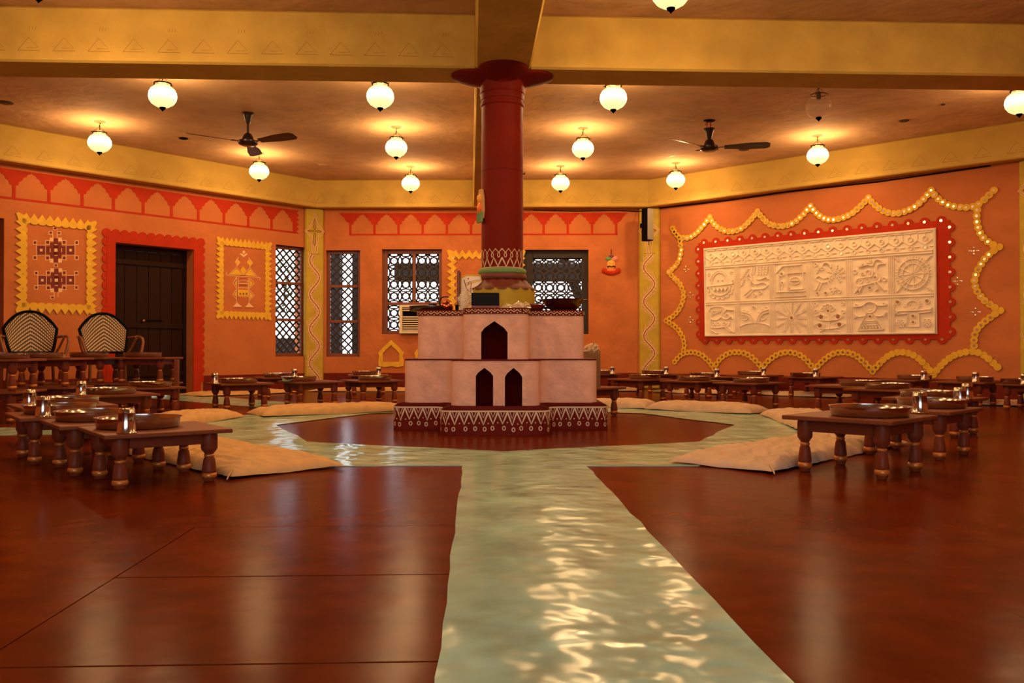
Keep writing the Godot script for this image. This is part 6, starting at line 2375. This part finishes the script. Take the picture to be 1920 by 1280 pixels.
func make_chair(label: String, xf: Transform3D) -> void:
	var o := thing("rattan_chair", label, "chair", xf, "rattan bistro chairs")
	var seat_y := 0.44
	var sg := Geo.new()
	sg.box(Vector3(0, seat_y, 0.02), Vector3(0.44, 0.025, 0.42), 0.012)
	part("seat", sg, M.cane, o)
	var back := func(u: float, v: float) -> Vector3:
		var top := 0.92 - 0.17 * pow(absf(u * 2 - 1), 2.3)
		var w := lerpf(0.165, 0.215, pow(v, 0.7))
		var y := lerpf(seat_y + 0.075, top, v)
		return Vector3((u * 2 - 1) * w, y, -0.20 - 0.10 * v + 0.05 * pow(u * 2 - 1, 2))
	var bg := Geo.new()
	bg.sheet(24, 20, back)
	part("back_panel", bg, M.cane, o)
	var bb := Geo.new()
	bb.sheet(24, 20, func(u: float, v: float) -> Vector3: return back.call(1 - u, v) - Vector3(0, 0, 0.012))
	part("back_lining", bb, M.black, o)
	var rim := []
	for k in 9:
		rim.append(back.call(0.0, k / 8.0))
	for k in range(1, 17):
		rim.append(back.call(k / 16.0, 1.0))
	for k in range(1, 9):
		rim.append(back.call(1.0, 1.0 - k / 8.0))
	var rgm := Geo.new()
	rgm.tube(rim, 0.014, 10)
	part("back_rim", rgm, M.black, o)
	var low := Geo.new()
	low.tube([back.call(0.0, 0.0), back.call(0.5, 0.0), back.call(1.0, 0.0)], 0.012, 8)
	part("back_rail", low, M.black, o)
	for s in [-1.0, 1.0]:
		var fl := Geo.new()
		fl.tube([Vector3(s * 0.21, 0, 0.20), Vector3(s * 0.205, 0.25, 0.195), Vector3(s * 0.20, seat_y - 0.01, 0.19)], 0.014, 10)
		part("leg", fl, M.rattan, o)
		var rl := Geo.new()
		rl.tube([Vector3(s * 0.19, 0, -0.26), Vector3(s * 0.185, 0.25, -0.21), Vector3(s * 0.17, seat_y + 0.09, -0.195)], 0.014, 10)
		part("leg", rl, M.rattan, o)
		var ar := Geo.new()
		ar.tube([Vector3(s * 0.20, 0.665, -0.235), Vector3(s * 0.245, 0.675, -0.12), Vector3(s * 0.265, 0.675, 0.02), Vector3(s * 0.265, 0.660, 0.11), Vector3(s * 0.26, 0.62, 0.165), Vector3(s * 0.245, 0.55, 0.19), Vector3(s * 0.22, seat_y + 0.01, 0.195)], 0.013, 10)
		var arm := part("arm", ar, M.rattan, o)
		var br := Geo.new()
		br.tube([Vector3(s * 0.255, 0.672, -0.06), Vector3(s * 0.22, 0.56, -0.13), Vector3(s * 0.18, seat_y + 0.03, -0.19)], 0.010, 8)
		part("brace", br, M.rattan, o)
		var ti := Geo.new()
		for p in [Vector3(s * 0.22, 0.475, 0.195), Vector3(s * 0.22, 0.49, 0.195)]:
			ti.xf = Transform3D(Basis.IDENTITY, p)
			ti.lathe([Vector2(0.010, -0.006), Vector2(0.017, -0.003), Vector2(0.017, 0.003), Vector2(0.010, 0.006)], 12)
		for z in [-0.075, -0.05]:
			ti.xf = Transform3D(Basis(Vector3.RIGHT, PI / 2), Vector3(s * 0.2565, 0.673, z))
			ti.lathe([Vector2(0.010, -0.005), Vector2(0.017, -0.003), Vector2(0.017, 0.003), Vector2(0.010, 0.005)], 12)
		ti.xf = Transform3D.IDENTITY
		part("cane_binding", ti, M.cane_tie, arm)
	var st := Geo.new()
	st.tube([Vector3(-0.205, 0.22, 0.195), Vector3(0, 0.20, 0.0), Vector3(0.187, 0.22, -0.22)], 0.010, 8)
	st.tube([Vector3(0.205, 0.22, 0.195), Vector3(0, 0.20, 0.0), Vector3(-0.187, 0.22, -0.22)], 0.010, 8)
	part("cross_stretcher", st, M.rattan, o)


func build_rest() -> void:
	make_chair("rattan bistro chair with black and cream chevron back, left of the pair", Transform3D(Basis(Vector3.UP, deg_to_rad(34)).scaled(Vector3(1.08, 1.0, 1.08)), Vector3(-4.58, 0, -8.42)))
	make_chair("rattan bistro chair with black and cream chevron back, right of the pair", Transform3D(Basis(Vector3.UP, deg_to_rad(36)).scaled(Vector3(1.08, 1.0, 1.08)), Vector3(-4.08, 0, -8.92)))
	# loudspeaker on the right corner pillar
	var sp := at_depth(1214, 421, 11.80)
	var s := thing("loudspeaker", "tall narrow loudspeaker mounted on the right corner pillar under the beam", "loudspeaker", at(sp, 28))
	var g := Geo.new()
	g.box(Vector3.ZERO, Vector3(0.11, 0.44, 0.13), 0.008)
	part("cabinet", g, M.black, s)
	var gr := Geo.new()
	gr.box(Vector3(0, 0, 0.068), Vector3(0.098, 0.42, 0.012), 0.005)
	part("grille", gr, M.grey, s)
	var bk := Geo.new()
	bk.box(Vector3(0, 0.0, -0.10), Vector3(0.04, 0.06, 0.09), 0.004)
	part("bracket", bk, M.black, s)
	var cb := Geo.new()
	var c0 := uv(WB, 1155, 390)
	cb.tube([WB * Vector3(uv(WB, 1000, 391).x, BEAM - 0.02, 0.01), WB * Vector3(uv(WB, 1080, 392).x, BEAM - 0.035, 0.01), WB * Vector3(c0.x, BEAM - 0.025, 0.01), WB * Vector3(uv(WB, 1195, 391).x, BEAM - 0.04, 0.03), sp + Vector3(-0.02, 0.19, -0.08)], 0.006, 6)
	solo("cable", cb, M.black, "thin dark cable along the far wall's top to the loudspeaker", "cable")
	var cb2 := Geo.new()
	cb2.tube([WR * Vector3(0.15, BEAM - 0.012, 0.012), WR * Vector3(1.2, BEAM - 0.025, 0.012), WR * Vector3(2.0, BEAM - 0.012, 0.012), WR * Vector3(3.1, BEAM - 0.03, 0.012), WR * Vector3(4.3, BEAM - 0.012, 0.012)], 0.007, 6)
	solo("cable", cb2, M.black, "thin dark cable under the beam along the right wall", "cable")
	# hanging turbaned face
	var fp := uv(WB, 1146, 496)
	var f := thing("wall_hanging", "small painted folk face with turban, moustache and red collar on the far wall", "hanging", on_wall(WB, fp))
	var cord := Geo.new()
	cord.tube([Vector3(0, 0.14, 0.006), Vector3(0, 0.215, 0.003)], 0.006, 6)
	part("cord", cord, M.maroon, f)
	var face := Geo.new()
	face.dome(Vector2(0, 0.0), Vector2(0.055, 0.085), 0.030, null, 20)
	part("face", face, M.skin_paint, f)
	for q in [[Vector2(-0.03, 0.085), Vector2(0.055, 0.032), "green_paint"], [Vector2(0.04, 0.085), Vector2(0.055, 0.035), "pink_paint"], [Vector2(0.0, 0.105), Vector2(0.05, 0.028), "brown_paint"]]:
		var tb := Geo.new()
		tb.dome(q[0], q[1], 0.034, null, 16)
		part("turban_fold", tb, M[q[2]], f)
	var mo := Geo.new()
	mo.arc(Vector2(-0.028, -0.045), Vector2(0.03, 0.02), 20, 170, 0.014, 0.004)
	mo.arc(Vector2(0.028, -0.045), Vector2(0.03, 0.02), 10, 160, 0.014, 0.004)
	part("moustache", mo, M.black, f, Transform3D(Basis.IDENTITY, Vector3(0, 0, 0.028)))
	var ey := Geo.new()
	ey.dome(Vector2(-0.020, 0.018), Vector2(0.009, 0.006), 0.003, null, 8)
	ey.dome(Vector2(0.020, 0.018), Vector2(0.009, 0.006), 0.003, null, 8)
	part("eyes", ey, M.brown_paint, f, Transform3D(Basis.IDENTITY, Vector3(0, 0, 0.027)))
	var ear := Geo.new()
	ear.dome(Vector2(-0.056, -0.045), Vector2(0.012, 0.012), 0.012, null, 8)
	part("earring", ear, M.white_paint, f)
	var ne := Geo.new()
	ne.dome(Vector2(0, -0.085), Vector2(0.075, 0.035), 0.022, null, 16)
	part("neck_cloth", ne, M.orange_paint, f)
	var co := Geo.new()
	for k in 7:
		var x := -0.105 + k * 0.035
		co.dome(Vector2(x, -0.115 + 0.030 * pow(x / 0.105, 2.0)), Vector2(0.028, 0.042), 0.026, null, 10)
	part("collar", co, M.red_paint, f)
	# carton with a bag, behind the platform
	var ct := thing("carton", "grey open carton holding a crumpled bag, behind the platform's right edge", "carton", at(Vector3(0.635, 0.2375, -7.30), 8))
	var bx := Geo.new()
	for q in [[Vector3(0, 0.14, 0.075), Vector3(0.16, 0.28, 0.008)], [Vector3(0, 0.14, -0.075), Vector3(0.16, 0.28, 0.008)], [Vector3(0.078, 0.14, 0), Vector3(0.008, 0.28, 0.15)], [Vector3(-0.078, 0.14, 0), Vector3(0.008, 0.28, 0.15)], [Vector3(0, 0.004, 0), Vector3(0.15, 0.008, 0.15)]]:
		bx.box(q[0], q[1], 0.001)
	part("box", bx, M.carton, ct)
	var ns := noise(7.0, 3)
	var bag := Geo.new()
	bag.sheet(24, 16, func(u: float, v: float) -> Vector3:
		var th := TAU * u
		var r := 0.065 * pow(sin(PI * clampf(v * 0.92 + 0.05, 0, 1)), 0.6) * (1.0 + 0.6 * ns.get_noise_3d(cos(th) * 0.25, v * 0.35, sin(th) * 0.25))
		return Vector3(cos(th) * r + 0.03 * v, 0.235 + v * 0.125, -sin(th) * r))
	solo("plastic_bag", bag, M.cloth, "crumpled pale plastic bag in the grey carton behind the platform", "bag", at(Vector3(0.642, 0.2375, -7.30), 8))


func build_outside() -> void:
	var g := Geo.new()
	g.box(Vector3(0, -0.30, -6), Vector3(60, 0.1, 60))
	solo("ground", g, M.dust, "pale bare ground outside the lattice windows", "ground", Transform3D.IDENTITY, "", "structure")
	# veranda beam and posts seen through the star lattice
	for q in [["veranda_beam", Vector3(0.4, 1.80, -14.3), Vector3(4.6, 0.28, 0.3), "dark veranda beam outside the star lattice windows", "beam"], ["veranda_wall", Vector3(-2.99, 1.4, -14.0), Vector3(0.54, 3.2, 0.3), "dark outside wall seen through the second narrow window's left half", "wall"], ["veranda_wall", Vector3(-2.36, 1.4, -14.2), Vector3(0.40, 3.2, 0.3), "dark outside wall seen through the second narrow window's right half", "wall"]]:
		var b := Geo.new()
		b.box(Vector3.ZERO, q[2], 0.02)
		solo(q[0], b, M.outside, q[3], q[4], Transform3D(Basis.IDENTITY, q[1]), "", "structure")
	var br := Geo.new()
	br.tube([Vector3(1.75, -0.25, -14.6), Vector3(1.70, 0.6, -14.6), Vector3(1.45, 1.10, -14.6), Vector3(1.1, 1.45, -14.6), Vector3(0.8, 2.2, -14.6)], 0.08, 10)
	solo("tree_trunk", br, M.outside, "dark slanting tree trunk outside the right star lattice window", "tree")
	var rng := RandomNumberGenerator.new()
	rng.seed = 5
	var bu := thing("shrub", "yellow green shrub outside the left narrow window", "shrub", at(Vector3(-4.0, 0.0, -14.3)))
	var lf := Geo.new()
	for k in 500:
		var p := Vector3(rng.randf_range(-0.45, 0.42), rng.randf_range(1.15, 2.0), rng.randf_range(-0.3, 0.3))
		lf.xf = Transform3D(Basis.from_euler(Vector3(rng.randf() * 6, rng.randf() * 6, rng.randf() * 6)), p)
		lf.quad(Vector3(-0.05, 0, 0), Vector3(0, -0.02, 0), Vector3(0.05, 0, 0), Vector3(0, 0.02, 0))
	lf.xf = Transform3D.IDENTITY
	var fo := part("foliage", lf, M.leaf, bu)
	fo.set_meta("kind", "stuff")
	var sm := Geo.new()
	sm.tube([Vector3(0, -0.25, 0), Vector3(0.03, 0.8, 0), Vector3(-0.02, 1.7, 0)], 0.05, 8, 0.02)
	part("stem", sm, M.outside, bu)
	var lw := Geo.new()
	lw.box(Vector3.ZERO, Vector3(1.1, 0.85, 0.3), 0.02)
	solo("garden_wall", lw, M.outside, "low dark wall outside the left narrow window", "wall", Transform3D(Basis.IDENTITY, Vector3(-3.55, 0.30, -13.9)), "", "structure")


func _ready() -> void:
	var cam := Camera3D.new()
	cam.name = "camera"
	cam.position = EYE
	cam.rotation.x = pitch
	cam.fov = rad_to_deg(2.0 * atan(640.0 / F))
	cam.near = 0.05
	cam.far = 200.0
	cam.current = true
	add_child(cam)
	var we := WorldEnvironment.new()
	we.name = "world"
	var env := Environment.new()
	env.background_mode = Environment.BG_COLOR
	env.background_color = Color(0.93, 0.96, 1.0)
	env.background_energy_multiplier = SKY
	env.ambient_light_source = Environment.AMBIENT_SOURCE_BG
	env.tonemap_mode = Environment.TONE_MAPPER_LINEAR
	env.tonemap_exposure = 1.0
	env.sdfgi_enabled = true
	env.ssao_enabled = true
	env.ssil_enabled = true
	we.environment = env
	add_child(we)
	make_materials()
	corners()
	build_room()
	build_windows()
	build_platform()
	build_column()
	build_left_wall_art()
	build_right_wall_art()
	build_lamps()
	build_fans()
	build_tables()
	build_cushions()
	build_platform_goods()
	build_rest()
	build_outside()
